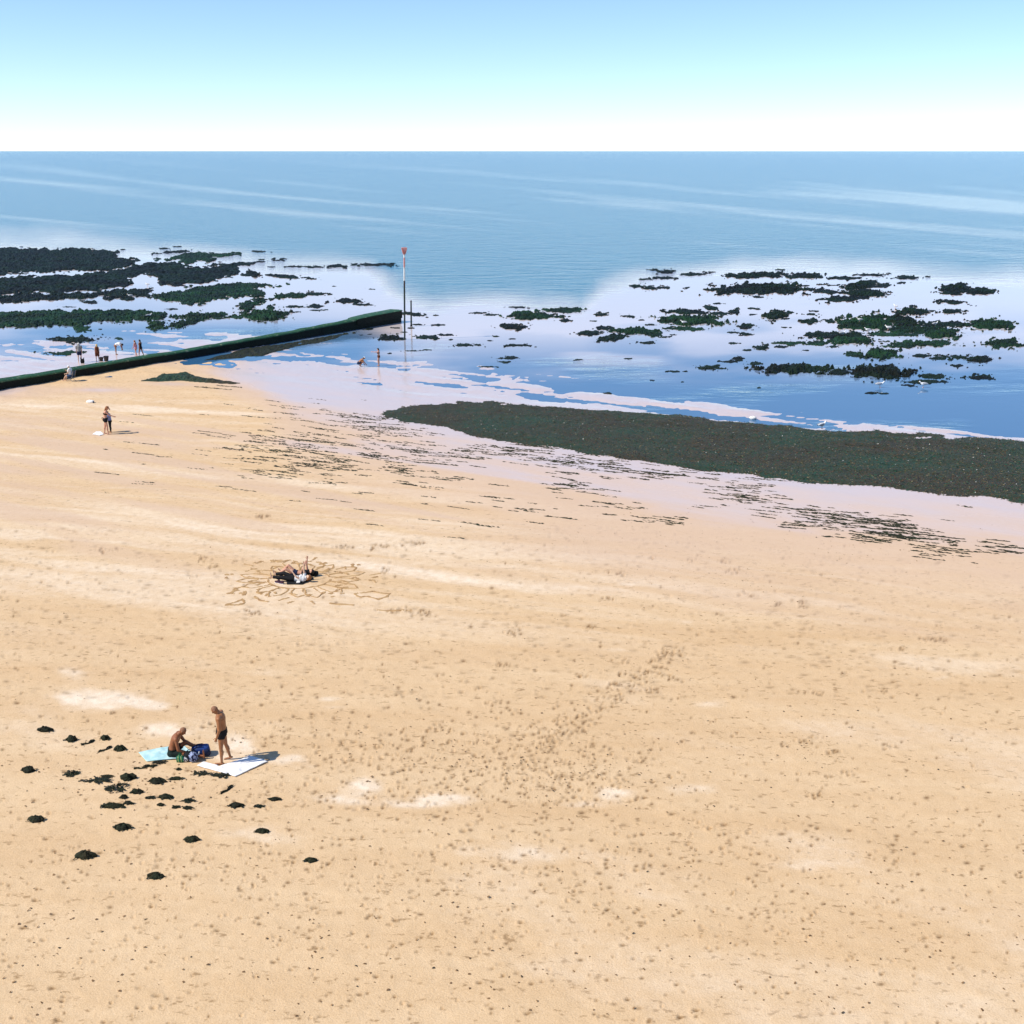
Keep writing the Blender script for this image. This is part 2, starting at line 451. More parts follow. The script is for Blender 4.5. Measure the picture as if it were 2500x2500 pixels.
# ------------------------------------------------------------------ sea
def build_sea():
    us = np.linspace(-4200, 6700, 420)
    vs = np.concatenate([[368.9, 369.5, 371, 373, 376, 380, 385, 391], np.arange(398, 1300, 3.4)])
    U, V = np.meshgrid(us, vs)
    X, Y = on_plane(U, V)
    # open, ruffled water beyond; glassy shallows over the flats
    lim = curve_at([(-1500, 600), (100, 590), (330, 600), (480, 622), (700, 650), (900, 655), (960, 700), (1060, 745), (1250, 735), (1420, 742),
                    (1480, 690), (1560, 672), (1800, 650), (2100, 655), (2344, 668), (4000, 700)], U)
    al = X * SHORE[0] + Y * SHORE[1]; ac = X * LAND[0] + Y * LAND[1]
    wob = 22 * fbm(U * .006, V * .018, 4, 5)
    rip = sstep(40, -40, V - lim + wob)
    slick = sstep(.05, .55, fbm(U * .0012, (V - .09 * U) * .055, 4, 9)) * sstep(700, 560, V) * sstep(372, 470, V)
    rip = rip * (1 - .42 * slick)
    # breeze patches on the shallows
    inner = sstep(.0, .5, fbm(U * .004, V * .02, 4, 15)) * .30 * sstep(760, 900, V)
    lee = np.exp(-(((U - 700 - (790 - V) * 2.0) / 170) ** 2 + ((V - 825) / 26) ** 2)) * .35
    rip = np.clip(rip + inner + lee, 0, 1)
    d = V - lim + wob
    shal_sheen = sstep(-40, 34, d) * (1 - .45 * sstep(60, 190, d)) * (1 - .85 * sstep(770, 930, V)) * (1 - .75 * sstep(770, 815, V) * sstep(1000, 850, U))
    shal_sheen = shal_sheen + .40 * sstep(-.1, .5, fbm(U * .004, V * .025, 4, 27)) * sstep(0, 40, d) * sstep(960, 860, V)
    shal_sheen = np.clip(shal_sheen * (1 - lee) + .16 * slick, 0, 1)  # pale sheen of the slicks goes into the base colour too
    P = np.stack([X, Y, np.zeros_like(X)], -1)
    o, used = grid_mesh('sea', P[::-1], M_SEA)
    a = o.data.attributes.new('ripple', 'FLOAT', 'POINT')
    a.data.foreach_set('value', rip[::-1].reshape(-1)[used].astype(np.float32))
    b = o.data.attributes.new('shallow_sheen', 'FLOAT', 'POINT')
    b.data.foreach_set('value', shal_sheen[::-1].reshape(-1)[used].astype(np.float32))
    tag(o, kind='structure')

# ------------------------------------------------------------------ weed-covered rocks on the flats
def poly_sd(U, V, poly, vs=2.4):
    p = np.array(poly, float) * (1, vs)
    A = np.stack([U, V * vs], -1)
    d = np.full(U.shape, 1e9); ins = np.zeros(U.shape, bool)
    for i in range(len(p)):
        a, b = p[i], p[(i + 1) % len(p)]
        e = b - a; t = np.clip(((A - a) @ e) / max(e @ e, 1e-9), 0, 1)
        d = np.minimum(d, np.hypot(A[..., 0] - a[0] - t * e[0], A[..., 1] - a[1] - t * e[1]))
        c = ((a[1] > A[..., 1]) != (b[1] > A[..., 1]))
        xi = (b[0] - a[0]) * (A[..., 1] - a[1]) / (b[1] - a[1] + 1e-12) + a[0]
        ins ^= c & (A[..., 0] < xi)
    return np.where(ins, d, -d)

def heap(name, field_fn, u0, u1, v0, v1, height, material, seed, du=2.2, dv=1.6, base=-.04, rough=.8, follow=False, nf=1.0):
    """a low ragged heap where field_fn(u, v, x, y) > 0"""
    us = np.linspace(u0, u1, max(6, min(260, int((u1 - u0) / du) + 2)))
    vs = np.linspace(v0, v1, max(5, min(110, int((v1 - v0) / dv) + 2)))
    U, V = np.meshgrid(us, vs)
    X, Y = on_beach(U, V) if follow else on_plane(U, V)
    X = X + RNG.uniform(-.3, .3, X.shape) * (X[0, 1] - X[0, 0])
    f = field_fn(U, V, X, Y)
    n = fbm(X * 2.8 * nf, Y * 1.5 * nf, 4, seed + 5, .7)
    g = ground_z(X, Y) if follow else 0 * X
    Z = g + np.where(f > 0, height * np.minimum(1, f * 1.6) ** .8 * (1 - rough + rough * (n * 1.5 + .6)) + .01, base)
    if not follow: Z = np.where(f > 0, np.maximum(Z, .015), base)
    k = f > 0
    keep = (k[:-1, :-1].astype(int) + k[1:, :-1] + k[:-1, 1:] + k[1:, 1:]) >= 2
    if not keep.any(): return None
    P = np.stack([X, Y, Z], -1)
    o, _ = grid_mesh(name, P[::-1], material, False, keep[::-1])
    # origin at the heap's foot
    co = np.empty(len(o.data.vertices) * 3, np.float32); o.data.vertices.foreach_get('co', co); co = co.reshape(-1, 3)
    c = np.array([co[:, 0].mean(), co[:, 1].mean(), float(co[:, 2].min())], np.float32)
    o.data.vertices.foreach_set('co', (co - c).ravel()); o.location = c.tolist()
    return o

ROCK_COUNT = [0]
def rock_ellipse(u, v, w, h, label, group, green=False, ragged=.5, tilt=0.0):
    ROCK_COUNT[0] += 1
    seed = 100 + ROCK_COUNT[0] * 7
    x0, y0 = on_plane(u, v)
    pm = FPX / math.hypot(float(y0), CAMZ)
    hg = max(.05, min(.34, .30 * h / pm))
    vb = v + .15 * h
    ru, rv = w * .54, max(h * .43, 1.3)
    def f(U, V, X, Y):
        vv = V - vb - tilt * (U - u)
        r = np.sqrt(((U - u) / ru) ** 2 + (vv / rv) ** 2)
        return .85 - .82 * r ** 1.4 + ragged * (.3 + r) * (.9 * fbm(U * .045, V * .15, 4, seed) + 1.1 * fbm(U * .13, V * .36, 3, seed + 3, .65))
    e = abs(tilt) * ru * 1.3
    o = heap('seaweed_rock', f, u - ru * 1.7, u + ru * 1.7, vb - rv * 2.0 - e, vb + rv * 2.0 + e, hg, M_REEF_GREEN if green else M_REEF, seed, 1.5, .8)
    if o: tag(o, label, 'rock', group)

def rock_poly(pts, label, group, green=False, ragged=9.0, height=.26):
    ROCK_COUNT[0] += 1
    seed = 100 + ROCK_COUNT[0] * 7
    us = [p[0] for p in pts]; vs = [p[1] for p in pts]
    def f(U, V, X, Y):
        return (poly_sd(U, V, pts) + ragged * (1.3 * fbm(U * .035, V * .13, 4, seed) + 1.0 * fbm(U * .15, V * .36, 3, seed + 3))) / 14.0
    o = heap('seaweed_rock', f, min(us) - 8, max(us) + 8, min(vs) - 3, max(vs) + 3, height, M_REEF_GREEN if green else M_REEF, seed, 2.0, 1.1)
    if o: tag(o, label, 'rock', group)

def zmap(x0, y0, k):
    return lambda p: [(x0 + a / k, y0 + b / k) for a, b in p]

def build_reef():
    z1 = zmap(150, 510, 3.22)
    GL = 'weedy rocks of the reef behind the groyne'
    big = [
        ([(-1500, 330), (40, 306), (220, 310), (300, 318), (460, 325), (470, 350), (450, 385), (600, 405), (520, 450), (470, 475), (250, 490), (40, 500), (-1500, 520)],
         'long dark seaweed ledge at the outer edge of the reef behind the groyne', 0),
        ([(-1500, 560), (40, 530), (250, 500), (480, 482), (560, 445), (720, 420), (900, 424), (950, 448), (1100, 464), (1250, 432), (1420, 420), (1600, 400), (1800, 385), (1750, 405),
          (1500, 440), (1380, 455), (1405, 500), (1380, 520), (1250, 555), (1150, 590), (900, 600), (780, 590), (740, 545), (650, 520), (560, 535), (560, 585), (500, 620), (250, 640), (40, 650), (-1500, 690)],
         'broadest dark seaweed ledge running across the reef behind the groyne', 0),
        ([(700, 412), (850, 370), (1000, 352), (1180, 345), (1420, 347), (1400, 365), (1200, 385), (1160, 412), (1000, 428), (900, 416)],
         'dark green seaweed tongue reaching out above the broadest ledge of the reef', 1),
        ([(-900, 690), (40, 662), (300, 655), (520, 628), (700, 640), (680, 665), (700, 700), (560, 705), (420, 720), (300, 690), (60, 720), (-900, 740)],
         'ragged dark seaweed strip with small pools in it, inside the broadest reef ledge', 0),
        ([(700, 668), (1000, 642), (990, 622), (1200, 600), (1400, 588), (1770, 585), (1650, 610), (1500, 625), (1600, 655), (1570, 685), (1300, 700), (1150, 745), (1000, 752), (880, 740), (800, 702), (700, 700)],
         'large bright green seaweed bank in the middle of the reef behind the groyne', 1),
        ([(1380, 775), (1480, 722), (1600, 700), (1750, 670), (1740, 700), (1600, 740), (1480, 780), (1400, 795)],
         'slanting green seaweed bank between the bright green bank and the groyne', 1),
        ([(-1400, 850), (40, 800), (300, 800), (620, 797), (820, 830), (780, 860), (600, 880), (450, 888), (250, 905), (40, 920), (-1400, 960)],
         'patchy green seaweed bank lying nearest the groyne, with pools showing through', 1),
    ]
    for pts, lab, g in big:
        rock_poly(z1(pts), lab, GL, bool(g), 14.0)
    sm = 'small dark seaweed clump in the shallows behind the groyne'
    md = 'middle-sized dark seaweed rock in the shallows behind the groyne'
    left = [(880, 335, 240, 24, 0, -.07), (790, 308, 90, 14, 0, 0), (1560, 332, 110, 16, 0, .05), (1505, 500, 95, 54, 0, 0), (1440, 515, 70, 22, 0, 0),
            (1765, 527, 310, 32, 0, .09), (1820, 450, 125, 16, 0, 0), (230, 730, 135, 26, 0, 0), (1850, 675, 180, 38, 1, -.05),
            (760, 900, 120, 66, 1, -.1), (1000, 885, 260, 60, 1, -.15), (1160, 832, 420, 62, 1, -.05), (1590, 825, 290, 80, 1, 0), (1640, 772, 70, 44, 1, 0),
            (155, 940, 115, 46, 1, 0), (110, 1022, 320, 50, 0, -.04), (60, 1132, 320, 30, 1, 0), (850, 785, 90, 12, 0, 0),
            (60, 770, 120, 10, 0, 0), (480, 318, 40, 12, 0, 0), (300, 945, 40, 10, 0, 0), (460, 1020, 60, 16, 1, 0), (1800, 810, 90, 12, 0, 0),
            (2450 - 600, 765, 130, 24, 0, 0), (1650, 455, 60, 10, 0, 0), (905, 295, 60, 8, 0, 0), (620, 870, 90, 16, 1, 0), (1380, 850, 90, 24, 1, 0)]
    for a, b, w, h, g, t in left:
        s = w * h > 5000
        rock_ellipse(150 + a / 3.22, 510 + b / 3.22, w / 3.22, h / 3.22, md if s else sm, GL + (', middle-sized' if s else ', small'), bool(g), .7, t)
    # flats around the beacon and to its right
    GC = 'scattered weedy rocks on the flats past the groyne end'
    GR = 'weedy rocks of the wide reef right of the beacon'
    R2 = [(90, 455, 115, 18), (230, 445, 125, 28), (370, 440, 85, 12), (540, 435, 215, 24), (675, 425, 40, 14), (60, 665, 150, 28), (335, 720, 235, 36), (400, 748, 115, 22),
          (490, 755, 60, 12), (60, 765, 130, 26), (75, 795, 100, 12), (500, 630, 62, 12), (210, 608, 34, 9), (820, 822, 185, 28, .1), (1010, 835, 55, 12), (870, 908, 90, 16),
          (1030, 910, 105, 14), (820, 937, 44, 10), (690, 935, 40, 10), (500, 940, 62, 16), (430, 990, 44, 14), (495, 985, 34, 10), (660, 1005, 155, 50), (745, 1022, 44, 12),
          (770, 968, 55, 10), (930, 1005, 175, 30), (1095, 990, 135, 18), (1135, 1025, 44, 12), (1245, 1067, 170, 24), (1630, 1070, 195, 26), (1655, 770, 155, 16),
          (1600, 920, 185, 48), (1450, 830, 105, 18), (1330, 815, 135, 20), (1590, 1170, 155, 26), (1560, 1202, 84, 20), (1420, 1240, 95, 10), (820, 1115, 125, 14), (940, 1105, 44, 10),
          (1480, 1000, 46, 14), (1430, 1035, 36, 10), (1605, 1020, 44, 10), (640, 1138, 44, 8)]
    for r in R2:
        a, b, w, h = r[:4]; t = r[4] if len(r) > 4 else 0
        s = w * h > 2200
        rock_ellipse(750 + a / 3.22, 510 + b / 3.22, w / 3.22, h / 3.22,
                     'flat dark weedy rock in the shallows around the beacon' if s else 'small dark weed clump in the shallows around the beacon', GC + (', flat' if s else ', small'), False, .78, t)
    R3 = [(1120, 478, 95, 18), (1225, 490, 125, 32), (1410, 508, 195, 26), (1565, 495, 42, 12), (1030, 550, 105, 20), (1195, 540, 155, 22), (970, 603, 98, 28), (1095, 615, 115, 36),
          (1205, 616, 95, 22), (1375, 617, 44, 14), (150, 830, 340, 66, 1), (390, 790, 290, 44, 1), (415, 872, 95, 32), (350, 852, 44, 12), (700, 825, 68, 30), (920, 840, 85, 22, 0, .08), (1020, 872, 44, 12),
          (640, 880, 48, 12), (1400, 805, 300, 44), (1410, 868, 460, 84, 1), (1560, 775, 95, 34), (1605, 743, 85, 12), (1640, 818, 175, 30), (1750, 803, 75, 34), (720, 935, 135, 28),
          (605, 970, 195, 42), (970, 955, 290, 60, 1), (790, 1008, 195, 54, 0, -.15), (1095, 910, 74, 16), (1140, 975, 115, 42, 1), (1365, 938, 250, 36, 1), (1065, 1048, 165, 24), (1200, 1005, 64, 16),
          (1280, 990, 44, 10), (520, 1185, 55, 12), (905, 1175, 48, 12), (1270, 1277, 85, 16), (1365, 1277, 34, 10), (1565, 1245, 155, 36), (740, 1447, 64, 16), (1095, 1365 - 20, 34, 10), (1340, 1360, 34, 8)]
    R4 = [(300, 515, 430, 48), (680, 518, 310, 50), (485, 475, 95, 14), (340, 612, 680, 100), (700, 602, 64, 18), (1000, 540, 300, 28), (1190, 515, 250, 24), (1470, 540, 265, 28),
          (1120, 585, 290, 62, 0, -.15), (900, 600, 85, 12), (1270, 605, 190, 28, 0, -.08), (1140, 652, 330, 64), (870, 645, 170, 28, 0, .06), (980, 702, 360, 50), (1450, 578, 95, 14), (1870, 622, 240, 84),
          (1860, 727, 200, 38), (340, 692, 105, 16, 0, .13), (285, 780, 85, 16), (295, 828, 64, 16), (460, 828, 160, 84), (570, 810, 100, 32), (740, 825, 95, 18), (770, 800, 54, 14), (745, 878, 130, 40),
          (890, 880, 74, 28), (975, 853, 64, 18), (555, 860, 55, 14), (240, 912, 170, 44), (120, 968, 75, 16), (230, 982, 105, 30), (530, 930, 64, 12), (1530, 797, 235, 74), (1680, 800, 64, 16),
          (1860, 800, 170, 34), (1210, 878, 440, 130, 1), (1470, 870, 190, 110), (1780, 900, 400, 54), (1560, 943, 510, 64, 1), (1780, 972, 260, 84, 1), (1400, 982, 370, 34, 1), (920, 987, 470, 54),
          (1040, 1022, 310, 74, 1), (560, 1050, 240, 30, 1), (510, 1082, 85, 18), (790, 1052, 200, 34, 1), (915, 1082, 85, 18), (1600, 1052, 490, 54, 1), (1300, 1132, 250, 84, 1), (1090, 1142, 120, 44, 1),
          (1460, 1077, 210, 34, 1), (1600, 1150, 150, 30), (1720, 1170, 115, 30), (1890, 1160, 140, 40), (1900, 1230, 110, 30), (355, 1087, 85, 38), (240, 1110, 64, 16), (690, 1110, 44, 12),
          (600, 1247, 500, 84), (965, 1275, 160, 54), (1290, 1272, 420, 106), (1620, 1355, 260, 34), (1720, 1312, 170, 44), (1500, 1385, 85, 14, 0, .1), (90, 1200, 125, 20), (290, 1215, 95, 28), (175, 1170, 95, 40),
          (140, 1055, 95, 12), (1215, 1445, 85, 20), (1300, 1450, 60, 10), (335, 1385 + 20, 40, 12), (2080, 640, 260, 60), (2150, 900, 330, 90, 1), (2060, 1180, 200, 60), (2250, 1050, 260, 70, 1), (2050, 1320, 180, 40)]
    for x0, R in ((1250, R3), (1750, R4)):
        for r in R:
            a, b, w, h = r[:4]; g = r[4] if len(r) > 4 else 0; t = r[5] if len(r) > 5 else 0
            ar = w * h
            uu, vv = x0 + a / 3.22, 510 + b / 3.22
            zone = 'on the outer edge of the right-hand reef' if vv < 705 else ('in the middle rows of the right-hand reef' if vv < 800 else ('on the landward side of the right-hand reef' if vv < 880 else 'by the blue pool inside the right-hand reef'))
            if uu < 1700: zone = zone.replace('of the right-hand reef', 'of the reef, on the beacon side').replace('inside the right-hand reef', 'on the beacon side')
            kind = ('broad bright green' if g else 'broad blackish') if ar > 8000 else ('narrow green' if g else 'narrow dark') if ar > 2200 else 'tiny dark'
            if (a, b) == (340, 612): lab = 'longest blackish weedy slab of the right-hand reef, smooth and unbroken'
            elif (a, b) == (460, 828): lab = 'rounded isolated black boulder among small rocks of the reef'
            elif (a, b) == (1210, 878): lab = 'highest green hump of the right-hand reef'
            else: lab = kind + ' weedy rock ' + zone
            sub = ', ' + kind + ' ' + zone[:28]
            rock_ellipse(x0 + a / 3.22, 510 + b / 3.22, w / 3.22, h / 3.22, lab, GR + sub, bool(g), .55 if ar > 8000 else .78, t)

# ------------------------------------------------------------------ seaweed mats and wrack
MAT_POLY = [(925, 1014), (985, 998), (1039, 990), (1123, 984), (1350, 993), (1405, 1003), (1529, 1008), (1650, 1010), (1759, 1025), (1843, 1031), (1936, 1036), (2004, 1052), (2122, 1050),
            (2216, 1058), (2344, 1066), (2620, 1088), (3000, 1120), (3000, 1310), (2620, 1252), (2344, 1213), (2216, 1200), (2092, 1189), (1967, 1182), (1843, 1168), (1716, 1155), (1607, 1139), (1514, 1126), (1436, 1113),
            (1374, 1101), (1297, 1087), (1216, 1080), (1147, 1068), (1107, 1057), (1091, 1046), (1040, 1036), (983, 1030)]

def blades(name, n, area_fn, lo, hi, mats, lift=.02, sq=.5):
    """n short leaf blades lying on a mat; area_fn(k) -> x, y, z arrays"""
    x, y, z = area_fn(n)
    n = len(x)
    a = RNG.uniform(0, 2 * np.pi, n); L = RNG.uniform(lo, hi, n); W = L * RNG.uniform(.18, .4, n)
    up = L * RNG.uniform(.05, sq, n)
    dx, dy = np.cos(a), np.sin(a)
    p0 = np.stack([x - dy * W, y + dx * W, z], -1); p1 = np.stack([x + dy * W, y - dx * W, z], -1)
    p2 = np.stack([x + dx * L * .6 + dy * W * .8, y + dy * L * .6 - dx * W * .8, z + up], -1)
    p3 = np.stack([x + dx * L * .6 - dy * W * .8, y + dy * L * .6 + dx * W * .8, z + up], -1)
    p4 = np.stack([x + dx * L, y + dy * L, z + up * .4], -1)
    V = np.stack([p0, p1, p2, p3, p4], 1).reshape(-1, 3)
    i = np.arange(n)[:, None] * 5
    F = np.concatenate([i + [[0, 1, 2]], i + [[0, 2, 3]], i + [[3, 2, 4]]], 1).reshape(-1, 3)
    o = tri_soup(name, V, F, None)
    for m in mats: o.data.materials.append(m)
    mi = np.repeat(np.minimum(RNG.integers(0, len(mats) * 4 - 3, n) // 4, len(mats) - 1), 3)   # the last kind is rarer
    o.data.polygons.foreach_set('material_index', mi.astype(np.int32))
    return o

def build_weed():
    def fm(U, V, X, Y):
        return (poly_sd(U, V, MAT_POLY) + 16 * fbm((X * SHORE[0] + Y * SHORE[1]) * .16, (X * LAND[0] + Y * LAND[1]) * .5, 4, 301) + 13 * fbm((X * SHORE[0] + Y * SHORE[1]) * .7, (X * LAND[0] + Y * LAND[1]) * 1.5, 3, 305)) / 30.0
    us = np.arange(880, 3010, 3.2); vs = np.arange(965, 1320, 1.9)
    U, V = np.meshgrid(us, vs)
    X, Y = on_beach(U, V)
    f = fm(U, V, X, Y)
    # bare sand showing through near the seaward rim
    f = f - .8 * np.clip(px_blob(U, V, [(2230, 1072, 50, 5, 1), (2290, 1080, 40, 5, 1), (2330, 1070, 30, 4, 1), (1790, 1024, 40, 4, 1)]) * (1 + fbm(X * 1.2, Y * .8, 3, 4)), 0, 1)
    n = fbm(X * 2.2, Y * 1.8, 4, 311)
    g = ground_z(X, Y)
    Z = np.maximum(g, 0) + np.where(f > 0, .012 + .05 * np.minimum(1, f * 1.2) * (1 + .8 * n), -.05)
    k = f > 0
    keep = (k[:-1, :-1].astype(int) + k[1:, :-1] + k[:-1, 1:] + k[1:, 1:]) >= 2
    o, _ = grid_mesh('seaweed_mat', np.stack([X, Y, Z], -1)[::-1], M_MAT, True, keep[::-1])
    tag(o, 'wide dark green mat of washed-up seaweed along the tide line', 'seaweed', kind='stuff')
    ii = np.flatnonzero(k.ravel())
    xs, ys, zs = X.ravel()[ii], Y.ravel()[ii], Z.ravel()[ii]
    def area(n):
        j = RNG.integers(0, len(ii), n)
        return xs[j] + RNG.uniform(-.12, .12, n), ys[j] + RNG.uniform(-.2, .2, n), zs[j] - .01
    fr = [mat('frond_olive', (.085, .080, .036), .6, .15), mat('frond_green', (.022, .085, .045), .6, .15), mat('frond_brown', (.11, .062, .032), .6, .15), mat('frond_black', (.012, .014, .010), .5), mat('frond_straw', (.20, .165, .085), .6, .15)]
    b = blades('seaweed_frond', 60000, area, .05, .16, fr, sq=.22)
    b.parent = o; tag(b, kind='stuff')
    # pale shell bits in the mat
    sh = blades('shell_fragment', 420, lambda n: (lambda q: (q[0], q[1], q[2] + .05))(area(n)), .03, .09, [mat('shell_white', (.75, .72, .66), .5)], sq=.3)
    tag(sh, 'white shell fragments lying in the dark green seaweed mat', 'shells', kind='stuff')
    # bank of weed on the spit, weed and painted shadow along the groyne foot
    z5 = zmap(150, 900, 3.22)
    bank = z5([(630, 106), (720, 80), (800, 42), (880, 44), (990, 32), (1060, 72), (1250, 97), (1430, 122), (1350, 130), (1150, 117), (950, 97), (800, 106)])
    def fb(U, V, X, Y): return (poly_sd(U, V, bank) + 5 * fbm(X * .6, Y * .5, 4, 331)) / 12
    o2 = heap('seaweed_bank', fb, 330, 610, 905, 945, .16, M_MAT, 333, 2.4, 1.2, -.03, .7, True)
    tag(o2, 'tapering bank of olive green seaweed on the sand spit beside the groyne', 'seaweed')
    foot = [(470, 884), (540, 868), (600, 852), (750, 829), (905, 798), (935, 797), (880, 812), (812, 829), (740, 844), (690, 856), (640, 868), (590, 874), (540, 878)]
    def ff(U, V, X, Y): return (poly_sd(U, V, foot) + 5 * fbm(X * .8, Y * .5, 4, 341)) / 12
    o3 = heap('seaweed_bank', ff, 450, 950, 785, 885, .14, M_CLUMP, 343, 2.4, 1.2, -.03, .7, True)
    tag(o3, 'dark brown weed and painted-in shadow along the foot of the groyne', 'seaweed')
    # wrack lines: chains of torn pieces
    px = []
    def streak(u, v, L, den=1.0, slope=.085, spread=1.2):
        k = max(2, int(L / 1.0 * den))
        for i in range(k):
            t = RNG.uniform(-.5, .5)
            px.append((u + t * L, v + t * L * slope + RNG.normal(0, spread), RNG.uniform(.035, .115) * (1.5 if RNG.random() < .12 else 1)))
    for cu, cv, su, sv, n in [(560, 1062, 60, 12, 8), (640, 1108, 55, 18, 30), (700, 1088, 60, 22, 40), (800, 1150, 75, 26, 50), (860, 1085, 90, 26, 60), (900, 1055, 80, 16, 36), (960, 1150, 50, 14, 28), (1000, 1100, 70, 20, 34),
                              (1060, 1180, 50, 10, 14), (1150, 1108, 60, 12, 26), (1330, 1120, 60, 14, 32), (1500, 1150, 70, 10, 34), (1640, 1158, 60, 8, 22), (1800, 1190, 50, 12, 20), (1830, 1215, 36, 14, 34),
                              (1390, 1190, 40, 10, 18), (1480, 1240, 60, 8, 8), (1620, 1272, 45, 8, 14), (800, 1015, 80, 10, 22), (700, 995, 70, 12, 12), (930, 1024, 50, 10, 24), (1960, 1250, 50, 8, 18), (2060, 1268, 60, 10, 26),
                              (2000, 1287, 50, 8, 20), (2130, 1278, 60, 10, 34), (2200, 1303, 60, 12, 46), (2260, 1322, 60, 8, 24), (2310, 1345, 40, 10, 22), (2150, 1312, 50, 8, 22), (2450, 1350, 80, 14, 30),
                              (1250, 1105, 60, 8, 26), (1420, 1132, 60, 8, 24), (760, 1120, 40, 12, 24), (620, 1160, 60, 14, 14), (1200, 1230, 300, 40, 26), (1700, 1235, 300, 30, 22), (430, 1060, 120, 30, 12), (500, 1130, 160, 40, 16)]:
        for _ in range(n):
            streak(RNG.normal(cu, su), RNG.normal(cv, sv), RNG.uniform(8, 62), RNG.uniform(.3, 1.0), slope=RNG.normal(.11, .03), spread=RNG.uniform(.2, .7))
    for a in ((775, 1082, 85), (840, 1150, 60), (1000, 1102, 90), (1060, 1135, 110), (900, 1115, 55), (1110, 1172, 40), (650, 1120, 60), (690, 1105, 55), (930, 1046, 70), (520, 950, 90), (560, 945, 60),
              (1310, 1093, 60), (1500, 1145, 80), (1620, 1160, 110), (1380, 1187, 55), (1960, 1248, 60), (2020, 1258, 80), (2140, 1275, 100), (2200, 1290, 70), (2230, 1316, 120), (2160, 1308, 90)):
        streak(*a, den=1.8, spread=.6)
    P = np.array(px)
    X, Y = on_beach(P[:, 0], P[:, 1]); G = ground_z(X, Y)
    ok = G > .004
    X, Y, G, S = X[ok], Y[ok], G[ok], P[ok, 2]
    n = len(X); k = 6
    ang = np.arange(k) / k * 2 * np.pi
    rr = S[:, None] * RNG.uniform(.45, 1.0, (n, k))
    ex = rr * np.cos(ang); ey = rr * np.sin(ang) * RNG.uniform(.35, .8, (n, 1))
    sx, sy = SHORE
    VX = X[:, None] + ex * sx * 1.9 - ey * sy; VY = Y[:, None] + ex * sy * 1.9 + ey * sx
    ring = np.stack([VX, VY, np.broadcast_to(G[:, None] - .01, VX.shape)], -1)
    top = np.stack([X, Y, G + S * RNG.uniform(.12, .35, n)], -1)[:, None, :]
    V = np.concatenate([ring, top], 1).reshape(-1, 3)
    i = np.arange(n)[:, None, None] * (k + 1)
    F = (i + np.array([[a, (a + 1) % k, k] for a in range(k)])[None]).reshape(-1, 3)
    # crumbs of weed, grit and shell strewn over the dry sand
    q = [(RNG.uniform(-200, 2700), 1240 + 1250 * RNG.random() ** .8) for _ in range(1100)]
    for cu, cv, su, sv, k in [(1150, 1860, 260, 60, 260), (1380, 1900, 120, 45, 120), (1560, 1650, 120, 70, 90), (1950, 1820, 90, 30, 40), (1800, 1420, 160, 40, 70), (330, 1900, 160, 50, 160), (2150, 1345, 160, 20, 60), (1600, 1290, 250, 30, 90)]:
        q += [(RNG.normal(cu, su), RNG.normal(cv, sv)) for _ in range(k)]
    q = np.array(q)
    bx, by = on_beach(q[:, 0], q[:, 1]); bz = ground_z(bx, by)
    cr = blades('weed_crumb', len(q), lambda n: (bx, by, bz + .006), .025, .085, [mat('crumb_tan', (.26, .150, .066), .8), mat('crumb_brown', (.16, .088, .038), .8), mat('crumb_tan_dark', (.20, .115, .05), .8), mat('crumb_dark', (.05, .036, .02), .8)], sq=.35)
    tag(cr, 'dark crumbs of weed and grit sprinkled over the dry sand', 'weed crumbs', kind='stuff')
    w = tri_soup('seaweed_wrack', V, F, M_CLUMP)
    tag(w, 'thin broken lines of dark seaweed wrack strewn on the wet sand', 'seaweed', kind='stuff')

